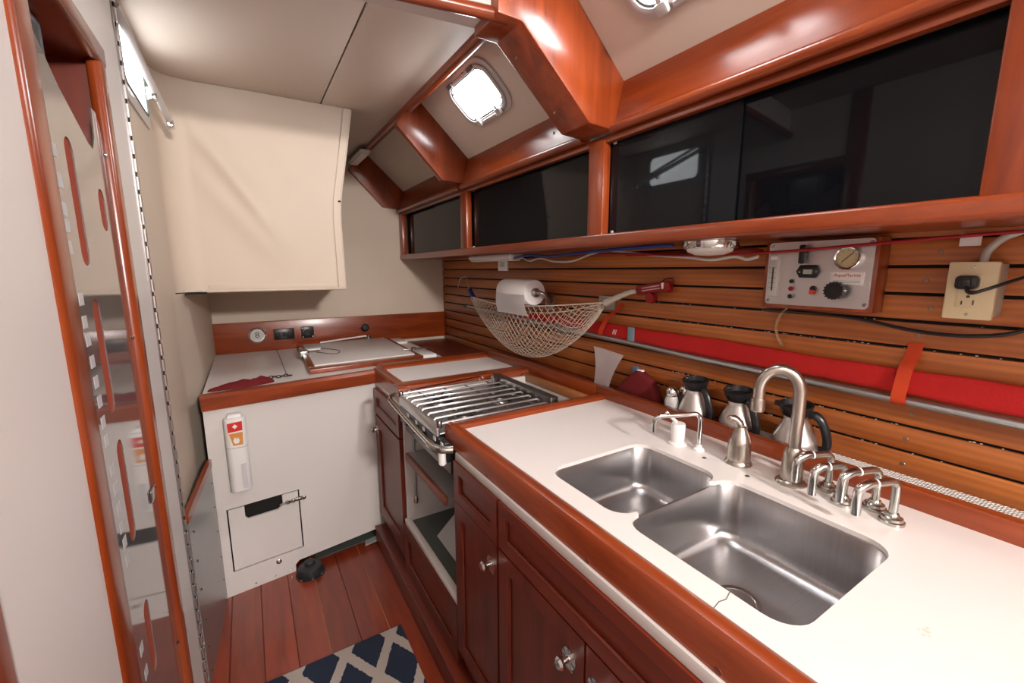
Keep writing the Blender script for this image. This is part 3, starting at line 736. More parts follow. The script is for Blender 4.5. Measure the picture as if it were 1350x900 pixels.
# lid
ld = thing('icebox_hatch', (.56, 2.85, .93), 'white freezer lid with teak border and latches, right of the red cloth', 'lid')
plate('lid', [(.272, 2.470), (.835, 2.500), (.850, 3.25), (.290, 3.22)], [], 'z', .932, .962, LAM, ld, .003)
def tk(nm, pts): plate(nm, pts, [], 'z', .931, .956, TEAK['x'], ld, .003)
tk('border', [(.240, 2.388), (.868, 2.440), (.868, 2.498), (.240, 2.468)])
tk('border', [(.240, 2.470), (.270, 2.470), (.288, 3.22), (.262, 3.22)])
tk('border', [(.838, 2.500), (.866, 2.500), (.880, 3.25), (.853, 3.25)])
box('white_batten', (.872, 2.47, .930), (.965, 2.62, .952), WPL, ld, .003)
box('white_batten', (.890, 3.06, .930), (.970, 3.25, .948), WPL, ld, .003)
bl = box('latch_bar', (.800, 2.615, .964), (.980, 2.628, .972), DKSTEEL, ld, .002)
lathe('latch_pivot', [(.016, 0), (.016, .014), (.010, .018), (0, .018)], (.868, 2.62, .962), DKSTEEL, ld, 'z', 12)
hb = box('hinge', (.232, 2.82, .940), (.288, 2.96, .986), DULLCH, ld, .010, 3)
box('hinge_arm', (.268, 2.86, .974), (.360, 2.94, .986), WPL, ld, .005)
tube('cord', cat([(.33, 2.86, .964), (.42, 2.74, .964), (.46, 2.84, .964), (.38, 2.98, .964), (.35, 2.90, .964)], 6), .0022, GASKET, ld, 6)
tube('stay_rod', [(.40, 3.20, .968), (.72, 3.235, .985)], .006, WPL, ld, 8)
lathe('stay_knob', [(.020, 0), (.024, .012), (.012, .035), (0, .040)], (.735, 3.232, .955), DULLCH, ld, 'z', 14)
# small stuff on the freezer top
bm = bmesh.new()
for (cx_, cy_, r1, r2_, h) in ((-.06, 2.30, .10, .030, .030), (.015, 2.315, .06, .022, .034), (-.13, 2.29, .06, .018, .018)):
    m0 = bmesh.new(); bmesh.ops.create_icosphere(m0, subdivisions=3, radius=1)
    for v in m0.verts:
        k_ = 1+.12*math.sin(v.co.x*7+v.co.y*5)+.08*math.sin(v.co.x*13)
        v.co = Vector((cx_+v.co.x*r1, cy_+v.co.x*.012+v.co.y*r2_, .931+max(0, v.co.z)*h*k_))
    join(bm, m0)
tag(mesh('red_cloth', bm, MAROON, None, True), 'crumpled dark red cloth lying behind the teak edge of the freezer top', 'cloth')
ch = thing('chain', (.08, 2.42, .931), 'short run of dark chain links on the white freezer top', 'chain')
for i in range(9):
    xx = .015+i*.0165; yy = 2.405+.006*math.sin(i*2.1); up = i % 2
    lk_ = []
    for k in range(13):
        a = 2*PI*k/12; q = (.0105*math.cos(a), .006*math.sin(a))
        lk_.append((xx+q[0], yy+(0 if up else q[1]), .9375+(q[1] if up else 0)))
    tube('link', lk_, .0024, BLACKR, ch, 6)
# backboard with instruments
bb = thing('backboard', (.55, 3.28, .93), 'teak backboard with gauge and black sockets above the freezer top', 'board')
box('board', (-.206, 3.278, .930), (1.359, 3.299, 1.128), TEAK['x'], bb, .003)
g = lathe('gauge', [(.052, 0), (.052, .012), (.044, .015), (.042, .010), (0, .010)], (.032, 3.278, 1.040), CHROME, bb, '-y', 28)
lathe('gauge_face', [(0, .0105), (.040, .0105), (.040, .010)], (.032, 3.278, 1.040), mat('gauge_pale', (.55, .53, .50), .4), g, '-y', 28)
text('scroll_mark', '8', .055, face_y(.032, 3.2665, 1.040), GASKET, g)
sp_ = box('switch_panel', (.128, 3.266, 1.000), (.252, 3.279, 1.072), BLACK, bb, .004)
for i in range(3): box('switch', (.145+i*.035, 3.262, 1.022), (.163+i*.035, 3.267, 1.050), BLACKR, sp_, .002)
so = box('socket_plate', (.294, 3.266, .998), (.374, 3.279, 1.078), BLACK, bb, .004)
lathe('socket', [(.022, 0), (.022, .012), (.016, .012), (.015, .004), (0, .004)], (.334, 3.266, 1.038), BLACKR, so, '-y', 16)
for (a, b) in ((.303, 1.007), (.365, 1.007), (.303, 1.069), (.365, 1.069)): lathe('screw', [(.004, 0), (.003, .002), (0, .002)], (a, 3.266, b), CHROME, so, '-y', 8)
lathe('black_knob', [(.012, 0), (.012, .015), (.026, .02), (.028, .04), (.020, .05), (0, .052)], (.718, 3.278, 1.045), BLACK, bb, '-y', 18)

# ================================================================== RUG
box_r = mesh('galley_rug', b_box((-.16, .55, .001), (.425, 1.585, .012), .004), RUG, None, True)
tag(box_r, 'navy rug with cream trellis pattern on the galley floor', 'rug')

# ================================================================== LEFT LOCKER DOOR (clear acrylic with slots)
ap = thing('acrylic_front', (-.25, 1.17, .1), 'clear acrylic locker front with long oval slots in the left teak frame', 'locker door')
def slot(y, z0, z1, w_=.046): return rrect(y, (z0+z1)/2, w_, z1-z0, w_*.49, 6)
holes = [slot(1.10, 1.47, 1.694), slot(1.112, 1.184, 1.407), slot(1.118, .904, 1.124), slot(1.122, .584, .755), slot(1.272, 1.545, 1.632)]
top = [(.980, .11), (1.382, .11), (1.382, 1.735), (1.330, 1.80), (1.300, 1.80), (1.290, 1.74), (1.265, 1.71), (1.235, 1.715), (1.10, 1.775), (.980, 1.85)]
plate('sheet', top, holes, 'x', -.2500, -.2475, CLEAR, ap)
plate('back_board', [(.974, .11), (1.384, .11), (1.384, 1.70), (.974, 1.70)], [], 'x', -.2545, -.2503, MATTETEAK, ap)
WST = mat('pale_patch_grey', (.52, .52, .53), .5)  # small pale patches in a column on the sheet
for i, (yy, zz) in enumerate(((1.022, 1.655), (1.026, 1.607), (1.024, 1.562), (1.026, 1.535), (1.020, 1.500), (1.034, 1.412), (1.034, 1.372), (1.036, 1.340), (1.040, 1.300), (1.042, 1.262), (1.044, 1.225), (1.044, 1.185), (1.045, 1.150), (1.050, 1.09), (1.052, 1.05), (1.052, 1.01), (1.050, .972), (1.054, .936), (1.054, .90), (1.05, .70), (1.055, .64))):
    hh = .011; box('pale_patch', (-.2474, yy-.014, zz-hh), (-.2469, yy+.010, zz+hh), WST, ap)
for zz in (1.72, 1.30, .912, .45): lathe('screw', [(.006, 0), (.004, .003), (0, .003)], (-.2475, 1.366, zz), CHROME, ap, 'x', 10)
lt = box('catch', (-.2475, 1.30, .895), (-.243, 1.345, .925), DULLCH, ap, .002)
# grey instrument inside the top of the locker
ra = thing('radio_unit', (-.33, 1.12, 1.78), 'grey boxed radio unit standing high inside the left locker', 'radio')
box('case', (-.42, 1.06, 1.78), (-.285, 1.22, 1.92), mat('radio_grey', (.16, .18, .20), .4), ra, .006)
box('screen', (-.285, 1.09, 1.82), (-.283, 1.19, 1.90), mat('radio_screen', (.06, .08, .09), .2), ra)

# ================================================================== THINGS ON THE RIGHT WALL
WX = 1.360
# control panel
cp = thing('control_panel', (1.30, .57, 1.36), 'steel watermaker control panel with gauge and knob on wooden box', 'control panel')
box('wood_box', (1.296, .436, 1.352), (1.359, .704, 1.537), TEAK['z'], cp, .004)
mesh('plate', b_plate(rrect(.568, 1.4475, .248, .172, .010), [], 'x', 1.291, 1.2965), PANELST, cp, True)
for (a, b) in ((.684, 1.524), (.452, 1.524), (.684, 1.372), (.452, 1.372)): lathe('screw', [(.005, 0), (.004, .0025), (0, .0025)], (1.291, a, b), STEEL, cp, '-x', 10)
ga = lathe('pressure_gauge', [(.029, 0), (.029, .012), (.027, .014), (.024, .012), (.024, .006), (0, .006)], (1.291, .496, 1.487), CHROME, cp, '-x', 28)
lathe('dial', [(0, .006), (.0235, .006), (.0235, .008), (0, .008)], (1.291, .496, 1.487), GAUGEF, ga, '-x', 28)
tube('needle', [(1.2826, .508, 1.477), (1.2826, .484, 1.500)], .0009, INK, ga, 6)
for i in range(9):
    a = -.8+i*(PI+1.6)/8
    tube('tick', [(1.2827, .496+.017*math.cos(a), 1.487+.017*math.sin(a)), (1.2827, .496+.021*math.cos(a), 1.487+.021*math.sin(a))], .0005, INK, ga, 4)
hm = mesh('hour_meter', b_plate([(.613, 1.454), (.604, 1.471), (.564, 1.471), (.555, 1.454), (.564, 1.437), (.604, 1.437)], [], 'x', 1.283, 1.291, .002), BLACK, cp, True)
box('display', (1.2822, .572, 1.447), (1.2832, .594, 1.459), LCD, hm)
for yy in (.604, .563): lathe('screw', [(.003, 0), (.002, .001), (0, .001)], (1.2832, yy, 1.453), CHROME, hm, '-x', 8)
fm = box('flow_meter', (1.279, .658, 1.384), (1.2925, .683, 1.502), METERF, cp, .003)
box('tube_slot', (1.2782, .6685, 1.400), (1.2795, .6725, 1.465), INK, fm)
box('header', (1.2782, .661, 1.486), (1.2792, .680, 1.496), WPL, fm)
for i in range(5): box('mark', (1.2783, .662, 1.408+i*.014), (1.2791, .680, 1.4088+i*.014), INK, fm)
kb = lathe('toggle_switch', [(.007, 0), (.007, .008), (.004, .010), (.004, .015)], (1.291, .597, 1.500), BLACK, cp, '-x', 12)
box('lever', (1.268, .589, 1.474), (1.281, .604, 1.524), BLACK, kb, .004)
kk = lathe('round_knob', [(.021, 0), (.0215, .016), (.019, .022), (0, .022)], (1.276, .509, 1.406), BLACK, cp, '-x', 20)
lathe('spindle', [(.006, 0), (.006, .016)], (1.2915, .509, 1.406), CHROME, kk, '-x', 12)
bm = bmesh.new()
for i in range(16):
    a = i*PI/8; add_tube(bm, [(1.276, .509+.0212*math.cos(a), 1.406+.0212*math.sin(a)), (1.256, .509+.0208*math.cos(a), 1.406+.0208*math.sin(a))], .002, 5)
mesh('grip', bm, BLACK, kk, True)
box('spout', (1.262, .484, 1.404), (1.270, .496, 1.409), CHROME, kk, .001)
lathe('button', [(.0055, 0), (.0055, .006), (0, .007)], (1.291, .623, 1.427), BLACK, cp, '-x', 12)
lathe('button', [(.0065, 0), (.0065, .007), (0, .008)], (1.291, .622, 1.407), REDPL, cp, '-x', 12)
lathe('button', [(.006, 0), (.006, .009), (.003, .009), (0, .006)], (1.291, .6215, 1.386), BLACK, cp, '-x', 12)
rs = lathe('rocker_guard', [(.0075, 0), (.0075, .007), (.005, .007), (0, .004)], (1.291, .567, 1.409), BLACK, cp, '-x', 14)
box('red_flag', (1.280, .562, 1.394), (1.285, .574, 1.405), mat('bright_red', (.62, .03, .015), .4), rs, .001)
lb = box('name_label', (1.2895, .459, 1.421), (1.2912, .531, 1.452), WPL, cp)
text('name', 'AquaMarine', .0118, face_x(1.2893, .495, 1.4445), REDINK, lb)
for i in range(2): box('fine_print', (1.2891, .466, 1.4300-.004*i), (1.2894, .524, 1.4306-.004*i), INK, lb)
# outlet box
ob = thing('outlet_box', (1.32, .27, 1.35), 'beige surface mounted power outlet with red reset button on the planks', 'outlet')
box('back_box', (1.283, .236, 1.360), (1.359, .304, 1.470), mat('outlet_side', (.36, .32, .26), .5), ob, .003)
fpz = mesh('face_plate', b_plate(rrect(.270, 1.415, .074, .118, .004), [], 'x', 1.272, 1.2835, .002), BEIGE, ob, True)
box('socket_face', (1.2695, .252, 1.380), (1.2725, .288, 1.448), BEIGE, fpz, .001)
box('reset_button', (1.2682, .259, 1.411), (1.2698, .276, 1.416), REDPL, fpz)
for (a, h) in ((.279, .008), (.262, .010)): box('slot', (1.2688, a-.0011, 1.386), (1.2699, a+.0011, 1.386+h), INK, fpz)
lathe('ground_hole', [(0, .0009), (.003, .0009), (.003, 0)], (1.2697, .2705, 1.403), INK, fpz, '-x', 10)
for zz in (1.366, 1.464): lathe('screw', [(.003, 0), (.002, .001), (0, .001)], (1.272, .270, zz), DULLCH, fpz, '-x', 8)
pg = thing('power_plug', (1.255, .274, 1.43), 'black power plug pushed into the upper outlet with its cord', 'plug')
mesh('plug_body', b_plate(rrect(.273, 1.432, .034, .028, .008), [], 'x', 1.248, 1.2692, .004), BLACK, pg, True)
box('plug_tab', (1.240, .264, 1.424), (1.250, .282, 1.441), BLACK, pg, .004)
tube('cord', cat([(1.246, .273, 1.428), (1.238, .262, 1.412), (1.24, .240, 1.420), (1.265, .205, 1.440), (1.30, .17, 1.458), (1.34, .10, 1.47), (1.345, -.1, 1.49)], 8), .0035, BLACK, pg, 8)
# black cord below
tag(tube('black_cord', cat([(1.350, .72, 1.338), (1.352, .60, 1.338), (1.350, .48, 1.332), (1.348, .38, 1.316), (1.346, .30, 1.312), (1.344, .23, 1.322), (1.346, .18, 1.345), (1.348, .10, 1.39), (1.350, -.1, 1.43)], 8), .0042, BLACK, None, 8), 'black electric cord sagging along the planks below the control panel', 'cord')
# grey cable loop above the outlet
tag(tube('grey_conduit', cat([(1.320, .268, 1.470), (1.322, .262, 1.500), (1.325, .235, 1.528), (1.326, .18, 1.540), (1.326, .05, 1.540)], 8), .0075, mat('conduit_grey', (.50, .48, .44), .5), None, 10), 'thick grey cable arching up out of the outlet box top', 'cable')
# amber hose
tag(tube('clear_hose', cat([(1.350, .655, 1.352), (1.345, .672, 1.325), (1.343, .680, 1.295), (1.345, .675, 1.262), (1.35, .660, 1.235)], 8), .0045, CLEARTUBE, None, 10), 'short clear amber hose curving down from the control panel', 'hose')
# white paper tag
tg = tag(mesh('paper_tag', b_box((1.328, .277, 1.508), (1.330, .310, 1.534), 0), PAPER), 'small white paper tag hanging under the wall cabinet above the outlet', 'tag')
# lamps under the shelf
sl = thing('strip_lamp', (1.29, 2.1, 1.51), 'long white fluorescent strip lamp fixed under the wall cabinet', 'lamp')
mesh('housing', b_box((1.165, 1.93, 1.517), (1.255, 2.42, 1.5445), .012, 3), WPL, sl, True)
mesh('diffuser', b_box((1.172, 1.95, 1.508), (1.248, 2.40, 1.519), .005), LENS, sl, True)
bx_ = box('junction', (1.225, 2.06, 1.455), (1.237, 2.155, 1.512), WPL, sl, .002)
box('print', (1.2243, 2.085, 1.475), (1.2252, 2.135, 1.505), mat('grey_print', (.50, .49, .48), .6), bx_)
dl = thing('dome_lamp', (1.20, .82, 1.50), 'round chrome dome lamp under the cabinet beside the control panel', 'lamp')
lathe('ring', [(.080, 1.545), (.080, 1.526), (.077, 1.521), (.066, 1.520), (.066, 1.54)], (1.20, .82, 0), CHROME, dl, 'z', 32)
lathe('lens', [(.067, 1.522), (.062, 1.512), (.040, 1.503), (0, 1.500)], (1.20, .82, 0), LENS, dl, 'z', 32)
box('switch', (1.122, .815, 1.524), (1.128, .838, 1.540), BLACK, dl, .001)
# wires under the shelf
def wire(nm, pts, r, m_, lb): tag(tube(nm, cat(pts, 8), r, m_, None, 8), lb, 'wire', 'wires under the wall cabinet')
wire('wire', [(1.20, 1.95, 1.520), (1.16, 1.75, 1.528), (1.15, 1.55, 1.520), (1.14, 1.35, 1.526), (1.14, 1.0, 1.535), (1.16, .92, 1.535)], .006, BLUE, 'thick blue wire bundle running under the cabinet left of the dome lamp')
wire('wire', [(1.24, 1.93, 1.525), (1.235, 1.85, 1.505), (1.225, 1.74, 1.515), (1.22, 1.62, 1.498), (1.21, 1.48, 1.497), (1.20, 1.36, 1.520), (1.19, 1.25, 1.537)], .0045, WIREW, 'white wire looping down right of the strip lamp')
wire('wire', [(1.27, 1.30, 1.535), (1.28, 1.10, 1.512), (1.275, .95, 1.500), (1.270, .86, 1.490), (1.265, .78, 1.498), (1.262, .74, 1.489), (1.26, .705, 1.496)], .0048, WIREW, 'white wire sagging in two loops behind the dome lamp')
wire('wire', [(1.30, 1.9, 1.53), (1.27, 1.35, 1.525), (1.265, 1.0, 1.508), (1.262, .80, 1.505), (1.258, .62, 1.508), (1.258, .40, 1.520), (1.262, .20, 1.530), (1.27, -.1, 1.537)], .0038, WIRER, 'long dark red wire stretched across the control panel top')
wire('wire', [(1.30, 1.25, 1.52), (1.30, 1.0, 1.515), (1.295, .78, 1.520), (1.292, .712, 1.510)], .007, mat('dull_red', (.20, .015, .012), .5), 'thick dull red cable behind the dome lamp')
for (xx, yy, zz, nm) in ((1.262, 1.08, 1.50, 'a'), (1.232, .93, 1.50, 'b')):
    pass
# paper towel
pt = thing('paper_towel', (1.23, 1.93, 1.28), 'white paper towel roll on a steel holder on the plank wall', 'paper towel')
RZ, RX = 1.347, 1.235
lathe('roll', [(.021, 1.80), (.062, 1.80), (.064, 1.803), (.064, 2.082), (.062, 2.085), (.021, 2.085), (.021, 1.80)], (RX, 0, RZ), PAPER, pt, 'y', 40)
bm = bmesh.new(); rows = []
for j in range(9):
    t = j/8; zz = RZ-.01-.105*t; xx = RX-.0642-.004*math.sin(t*3)+.010*t*t
    rows.append([bm.verts.new((xx+.004*math.sin(i*.6)*t, 2.083-(2.083-1.80)*i/10+(-.03*t*t if i == 10 else 0), zz)) for i in range(11)])
for j in range(8):
    for i in range(10): bm.faces.new((rows[j][i], rows[j][i+1], rows[j+1][i+1], rows[j+1][i]))
bmesh.ops.solidify(bm, geom=bm.faces, thickness=.0008); mesh('loose_sheet', bm, PAPER, pt, True)
lathe('holder_end', [(.014, 1.778), (.023, 1.786), (.023, 1.803), (0, 1.803)], (RX, 0, RZ), NICKEL, pt, 'y', 20)
tube('holder_arm', cat([(RX, 1.785, RZ), (RX+.02, 1.762, RZ-.004), (RX+.05, 1.762, RZ-.030), (RX+.085, 1.795, RZ-.055), (RX+.118, 1.83, RZ-.06)], 6), .011, NICKEL, pt, 10, 1)
box('wall_plate', (1.352, 1.80, 1.25), (1.3595, 1.87, 1.34), NICKEL, pt, .002)
lathe('holder_end', [(0, 2.080), (.019, 2.083), (.019, 2.095), (0, 2.1)], (RX, 0, RZ), NICKEL, pt, 'y', 20)
# grey plate on the planks behind the net
tag(box('grey_wall_plate', (1.352, 1.36, 1.285), (1.3595, 1.46, 1.345), mat('dull_plate', (.40, .40, .36), .4, .6), None, .001), 'small grey plate on the planks behind the right end of the net', 'plate')
# long red bag and pole
def bagz(y): return 1.190+.000*(y)+(.018 if y > 1 else .018*max(0, y)/1)
bm = bmesh.new(); rings = []
for i in range(61):
    y = -.15+(2.30+.15)*i/60; zc = 1.188+.010*min(1, max(0, (y-.1)/1.3)); hh = .031+.002*math.sin(y*9)+.001*math.sin(y*31); ww = .013+.002*math.sin(y*13)
    if i in (0, 60): hh *= .5; ww *= .5
    rings.append([bm.verts.new((1.345+ww*math.copysign(abs(math.cos(a))**.6, math.cos(a)), y, zc+hh*math.copysign(abs(math.sin(a))**.6, math.sin(a)))) for a in [2*PI*k/16 for k in range(16)]])
for A_, B_ in zip(rings, rings[1:]):
    for k in range(16): bm.faces.new((A_[k], A_[(k+1) % 16], B_[(k+1) % 16], B_[k]))
bm.faces.new(rings[0]); bm.faces.new(rings[-1])
rb = thing('red_bag', (1.34, 1.0, 1.16), 'long narrow red canvas bag strapped along the plank wall', 'bag')
mesh('sleeve', bm, RED, rb, True)
box('tape_band', (1.327, 1.222, 1.160), (1.333, 1.256, 1.228), BLUEGR, rb, .002)
for i in range(3): tube('mark', [(1.3305, 1.345-.008*i, 1.186), (1.3305, 1.338-.008*i, 1.206)], .0012, WPL, rb, 5)
po = thing('boat_pole', (1.325, 1.4, 1.15), 'long grey aluminium pole strapped below the red canvas bag', 'pole')
tube('shaft', [(1.330, -.3, 1.137), (1.330, .9, 1.152), (1.332, 2.0, 1.182), (1.335, 2.80, 1.206)], .0105, ALU, po, 14)
lathe('end_cap', [(.0125, 0), (.0125, .05), (0, .052)], (1.335, 2.79, 1.206), GREENGR, po, 'y', 14)
def strap(y, ztop, dy, lb):
    t = thing('orange_strap', (1.33, y, ztop-.15), lb, 'strap', 'orange webbing straps')
    bm = bmesh.new(); rows = []
    path = [(1.357, y, ztop), (1.345, y+dy*.3, ztop-.035), (1.326, y+dy*.6, ztop-.06), (1.318, y+dy*.85, ztop-.10), (1.313, y+dy, ztop-.135), (1.326, y+dy, ztop-.150), (1.343, y+dy, ztop-.145)]
    for p in cat(path, 5): rows.append([bm.verts.new((p.x, p.y-.014, p.z)), bm.verts.new((p.x, p.y+.014, p.z))])
    for A_, B_ in zip(rows, rows[1:]): bm.faces.new((A_[0], A_[1], B_[1], B_[0]))
    bmesh.ops.solidify(bm, geom=bm.faces, thickness=.002); mesh('webbing', bm, ORANGE, t, True)
    return t
strap(.362, 1.285, .008, 'wide orange strap holding bag and pole near the power outlet')
strap(1.318, 1.320, .085, 'orange strap holding bag and pole beside the net end')
# net hammock
nh = thing('net_hammock', (1.27, 1.97, 1.0), 'cord net hammock slung along the plank wall behind the paper towel', 'net')
LP, RP = Vector((1.285, 2.61, 1.285)), Vector((1.285, 1.335, 1.325))
def netp(u, v):
    c = LP.lerp(RP, u); wdt = math.sin(PI*u)
    prof_ = math.sin(PI*u**1.06)**.75
    depth = .315*prof_; sag = .055*wdt
    a = v*PI*.5
    return Vector((c.x-.010+(.062*math.sin(a))*wdt**.6*(-1), c.y, c.z-sag*(1-.4*v)-(depth-sag)*math.cos(a)**.9 if abs(v) < .999 else c.z-sag*(1-.4*v)))
bm = bmesh.new(); NS = 9
for sgn in (1, -1):
    for k in range(-23, 24):
        seg_ = []
        for i in range(81):
            u = i/80; v = k/NS
            vv = v+sgn*(u-.5)*3.0
            if -1 <= vv <= 1: seg_.append(netp(.015+.97*u, vv))
        if len(seg_) > 3: add_tube(bm, seg_, .00092, 4)
tag(mesh('netting', bm, NETM, nh, True), kind='stuff')
for v in (-.999, .999):
    tube('edge_cord', [netp(.01+.98*i/30, v) for i in range(31)], .0028, NETM, nh, 6)
tube('gathered_cord', cat([(1.285, 1.345, 1.322), (1.29, 1.30, 1.342), (1.30, 1.235, 1.368), (1.305, 1.20, 1.376)], 5), [.016, .015, .014, .013, .013, .012, .012, .012, .011, .011, .010, .010, .010, .009, .009, .008], ROPE, nh, 8)
tube('lashing', [(1.285, 2.60, 1.285), (1.29, 2.66, 1.325)], .017, BLUE, nh, 8)
tube('hanging_cord', cat([(1.29, 2.66, 1.325), (1.32, 2.76, 1.375), (1.353, 2.84, 1.41), (1.335, 2.90, 1.40), (1.335, 2.93, 1.36), (1.335, 2.95, 1.335)], 6), .0032, ROPE, nh, 6)
# red cleat/handle at the right end of the net
rc = thing('red_tensioner', (1.32, 1.13, 1.36), 'dark red plastic line tensioner with white lettering at the net end', 'tensioner')
bm = b_plate(rrect(0, 0, .165, .036, .012), [], 'x', -.010, .010, .005); R = Matrix.Rotation(-.16, 4, 'X')
xform(bm, Matrix.Translation((1.325, 1.133, 1.390)) @ R); mesh('body', bm, REDPL, rc, True)
lathe('wheel', [(.020, -.012), (.022, 0), (.020, .012), (0, .013)], (1.325, 1.140, 1.352), REDPL, rc, 'x', 18)
mesh('jaw', b_box((1.312, 1.055, 1.376), (1.348, 1.080, 1.418), .008), REDPL, rc, True)
for row in range(2):
    for i in range(7):
        bm = b_box((-.0115, .044-.0125*i-.010, .004-.010*row-.002), (-.0100, .044-.0125*i, .004-.010*row+.002))
        xform(bm, Matrix.Translation((1.325, 1.135, 1.391)) @ R); mesh('lettering', bm, mat('pale_letter', (.60, .45, .47), .6) if not (row or i) else bpy.data.materials['pale_letter'], rc)
bm = b_box((-.0115, -.066, -.010), (-.0100, -.048, .012)); xform(bm, Matrix.Translation((1.325, 1.133, 1.391)) @ R); mk = mesh('white_mark', bm, WPL, rc)
text('mark_letter', 'G', .016, Matrix.Translation((1.3132, 1.076, 1.383+.018*0)) @ R @ face_x(0, 0, 0), REDPL, rc)
tube('shackle', cat([(1.33, 1.11, 1.408), (1.335, 1.085, 1.425), (1.34, 1.06, 1.428), (1.345, 1.05, 1.420)], 5), .003, CHROME, rc, 8)

# ================================================================== THINGS IN THE TROUGH
# frosted plastic sheet
bm = bmesh.new(); rows = []
for j in range(11):
    t = j/10; z = .952+.150*t; w0 = .055+.040*t**2
    rows.append([bm.verts.new((1.296+.040*t+.010*math.sin((i/8-.5)*2.2+t), 1.370-w0+2*w0*i/8+.012*t*(1 if i == 8 else .3), z-.02*(1-i/8)*t*0+.010*(i/8)*t)) for i in range(9)])
for A_, B_ in zip(rows, rows[1:]):
    for i in range(8): bm.faces.new((A_[i], A_[i+1], B_[i+1], B_[i]))
bmesh.ops.solidify(bm, geom=bm.faces, thickness=.002)
tag(mesh('plastic_sheet', bm, FROST, None, True, True), 'frosted white plastic sheet leaning on the planks beside the red cloth pouch', 'sheet')
# maroon pouch
po2 = thing('cloth_pouch', (1.30, 1.13, .951), 'dark red quilted cloth pouch leaning on the planks left of the salt shaker', 'pouch')
prof = [(1.275, .951), (1.255, .985), (1.215, 1.035), (1.185, 1.060), (1.165, 1.062), (1.105, 1.035), (1.070, .995), (1.045, .951)]
bm = b_plate(prof, [], 'x', 1.275, 1.325, .016, 3)
xform(bm, Matrix.Translation((1.30, 0, .951)) @ Matrix.Rotation(.30, 4, 'Y') @ Matrix.Translation((-1.30, 0, -.951)))
mesh('pad', bm, MAROON, po2, True)
box('white_tag', (1.315, 1.160, 1.052), (1.330, 1.185, 1.063), PAPER, po2, .001)
tag(mesh('blue_packet', b_box((1.338, 1.205, .951), (1.352, 1.235, 1.065), .004), mat('slate_blue', (.10, .15, .24), .6), None, True), 'slim slate blue packet tucked between plastic sheet and red pouch', 'packet')
# salt shakers
def shaker(x, y, lb, filled):
    t = thing('salt_shaker', (x, y, .951), lb, 'shaker', 'glass shakers')
    lathe('jar', [(0, 0), (.023, 0), (.025, .004), (.025, .046), (.021, .060), (.019, .066)], (x, y, .951), mat('shaker_glass', (.78, .78, .77), .15, trans=.35) if filled else mat('shaker_pepper', (.10, .08, .07), .2), t, 'z', 12)
    if filled: lathe('salt', [(0, .002), (.0215, .002), (.0215, .040), (0, .043)], (x, y, .951), SALT, t, 'z', 12)
    lathe('cap', [(.0205, .064), (.0215, .068), (.0215, .084), (.014, .095), (0, .098)], (x, y, .951), CHROME, t, 'z', 16)
shaker(1.263, .972, 'glass salt shaker with chrome cap standing left of the carafes', True)
shaker(1.318, .958, 'dark pepper shaker with chrome cap behind the salt shaker', False)
# carafes
def carafe(x, y, ang, lb):
    t = thing('thermal_carafe', (x, y, .951), lb, 'carafe', 'steel carafes in the trough')
    lathe('body', [(0, 0), (.056, 0), (.058, .004), (.058, .030), (.055, .040), (.031, .092), (.029, .100), (.029, .112)], (x, y, .951), PANELST, t, 'z', 28)
    lathe('collar', [(.030, .106), (.035, .112), (.039, .124), (.043, .139), (.040, .140), (.030, .126), (0, .124)], (x, y, .951), BLACK, t, 'z', 28)
    sp = b_plate([(-.014, 0), (.014, 0), (.006, .020), (-.006, .020)], [], 'z', 0, .012, .002)
    xform(sp, Matrix.Translation((x, y, 1.077)) @ Matrix.Rotation(ang+PI/2, 4, 'Z') @ Matrix.Translation((0, .034, 0)))
    mesh('spout', sp, BLACK, t, True)
    c_, s_ = math.cos(ang), math.sin(ang)
    hp = [(x+c_*d, y+s_*d, .951+z) for (d, z) in ((.032, .112), (.046, .116), (.060, .104), (.070, .080), (.076, .050), (.074, .026), (.058, .020))]
    tube('handle', cat(hp, 6), [.0105]*6+[.012]*25+[.009]*6, BLACK, t, 10, .75)
    t.rotation_euler = (0, -.13, 0)
    return t
carafe(1.300, .895, -1.95, 'steel carafe with black collar nearest the salt shaker')
carafe(1.300, .742, -1.95, 'steel carafe with black collar behind the brushed sprayer, middle of three')
carafe(1.300, .575, -1.45, 'steel carafe with looped black handle right behind the tall faucet')

# ================================================================== TAPS ON THE WORKTOP
Z0 = .940
so_ = thing('soap_dispenser', (1.069, .793, Z0), 'white plastic soap pump at the back edge of the small bowl', 'soap dispenser')
lathe('base', [(.026, 0), (.026, .006), (.018, .010)], (1.069, .793, Z0), WPL, so_)
lathe('body', [(.019, .008), (.020, .030), (.0205, .060), (.019, .066), (0, .067)], (1.069, .793, Z0), WPL, so_)
tube('spout', [(1.072, .800, Z0+.066), (1.064, .812, Z0+.076), (1.052, .826, Z0+.094)], .005, WPL, so_, 8)
gn = thing('drinking_tap', (1.084, .731, Z0), 'slim chrome gooseneck drinking tap beside the white soap pump', 'tap')
lathe('base', [(.016, 0), (.016, .005), (.009, .010), (.008, .018)], (1.084, .731, Z0), WPL, gn)
tube('neck', cat([(1.084, .731, Z0+.008), (1.084, .731, Z0+.085), (1.083, .735, Z0+.100), (1.075, .742, Z0+.108), (1.050, .760, Z0+.105), (1.005, .796, Z0+.099), (.990, .808, Z0+.093), (.984, .813, Z0+.078), (.984, .813, Z0+.050)], 6), .0068, CHROME, gn, 12)
spx = thing('side_sprayer', (1.10, .621, Z0), 'squat brushed nickel side sprayer left of the tall faucet', 'sprayer')
lathe('base', [(.034, 0), (.034, .004), (.031, .008), (.030, .012)], (1.10, .621, Z0), NICKEL, spx)
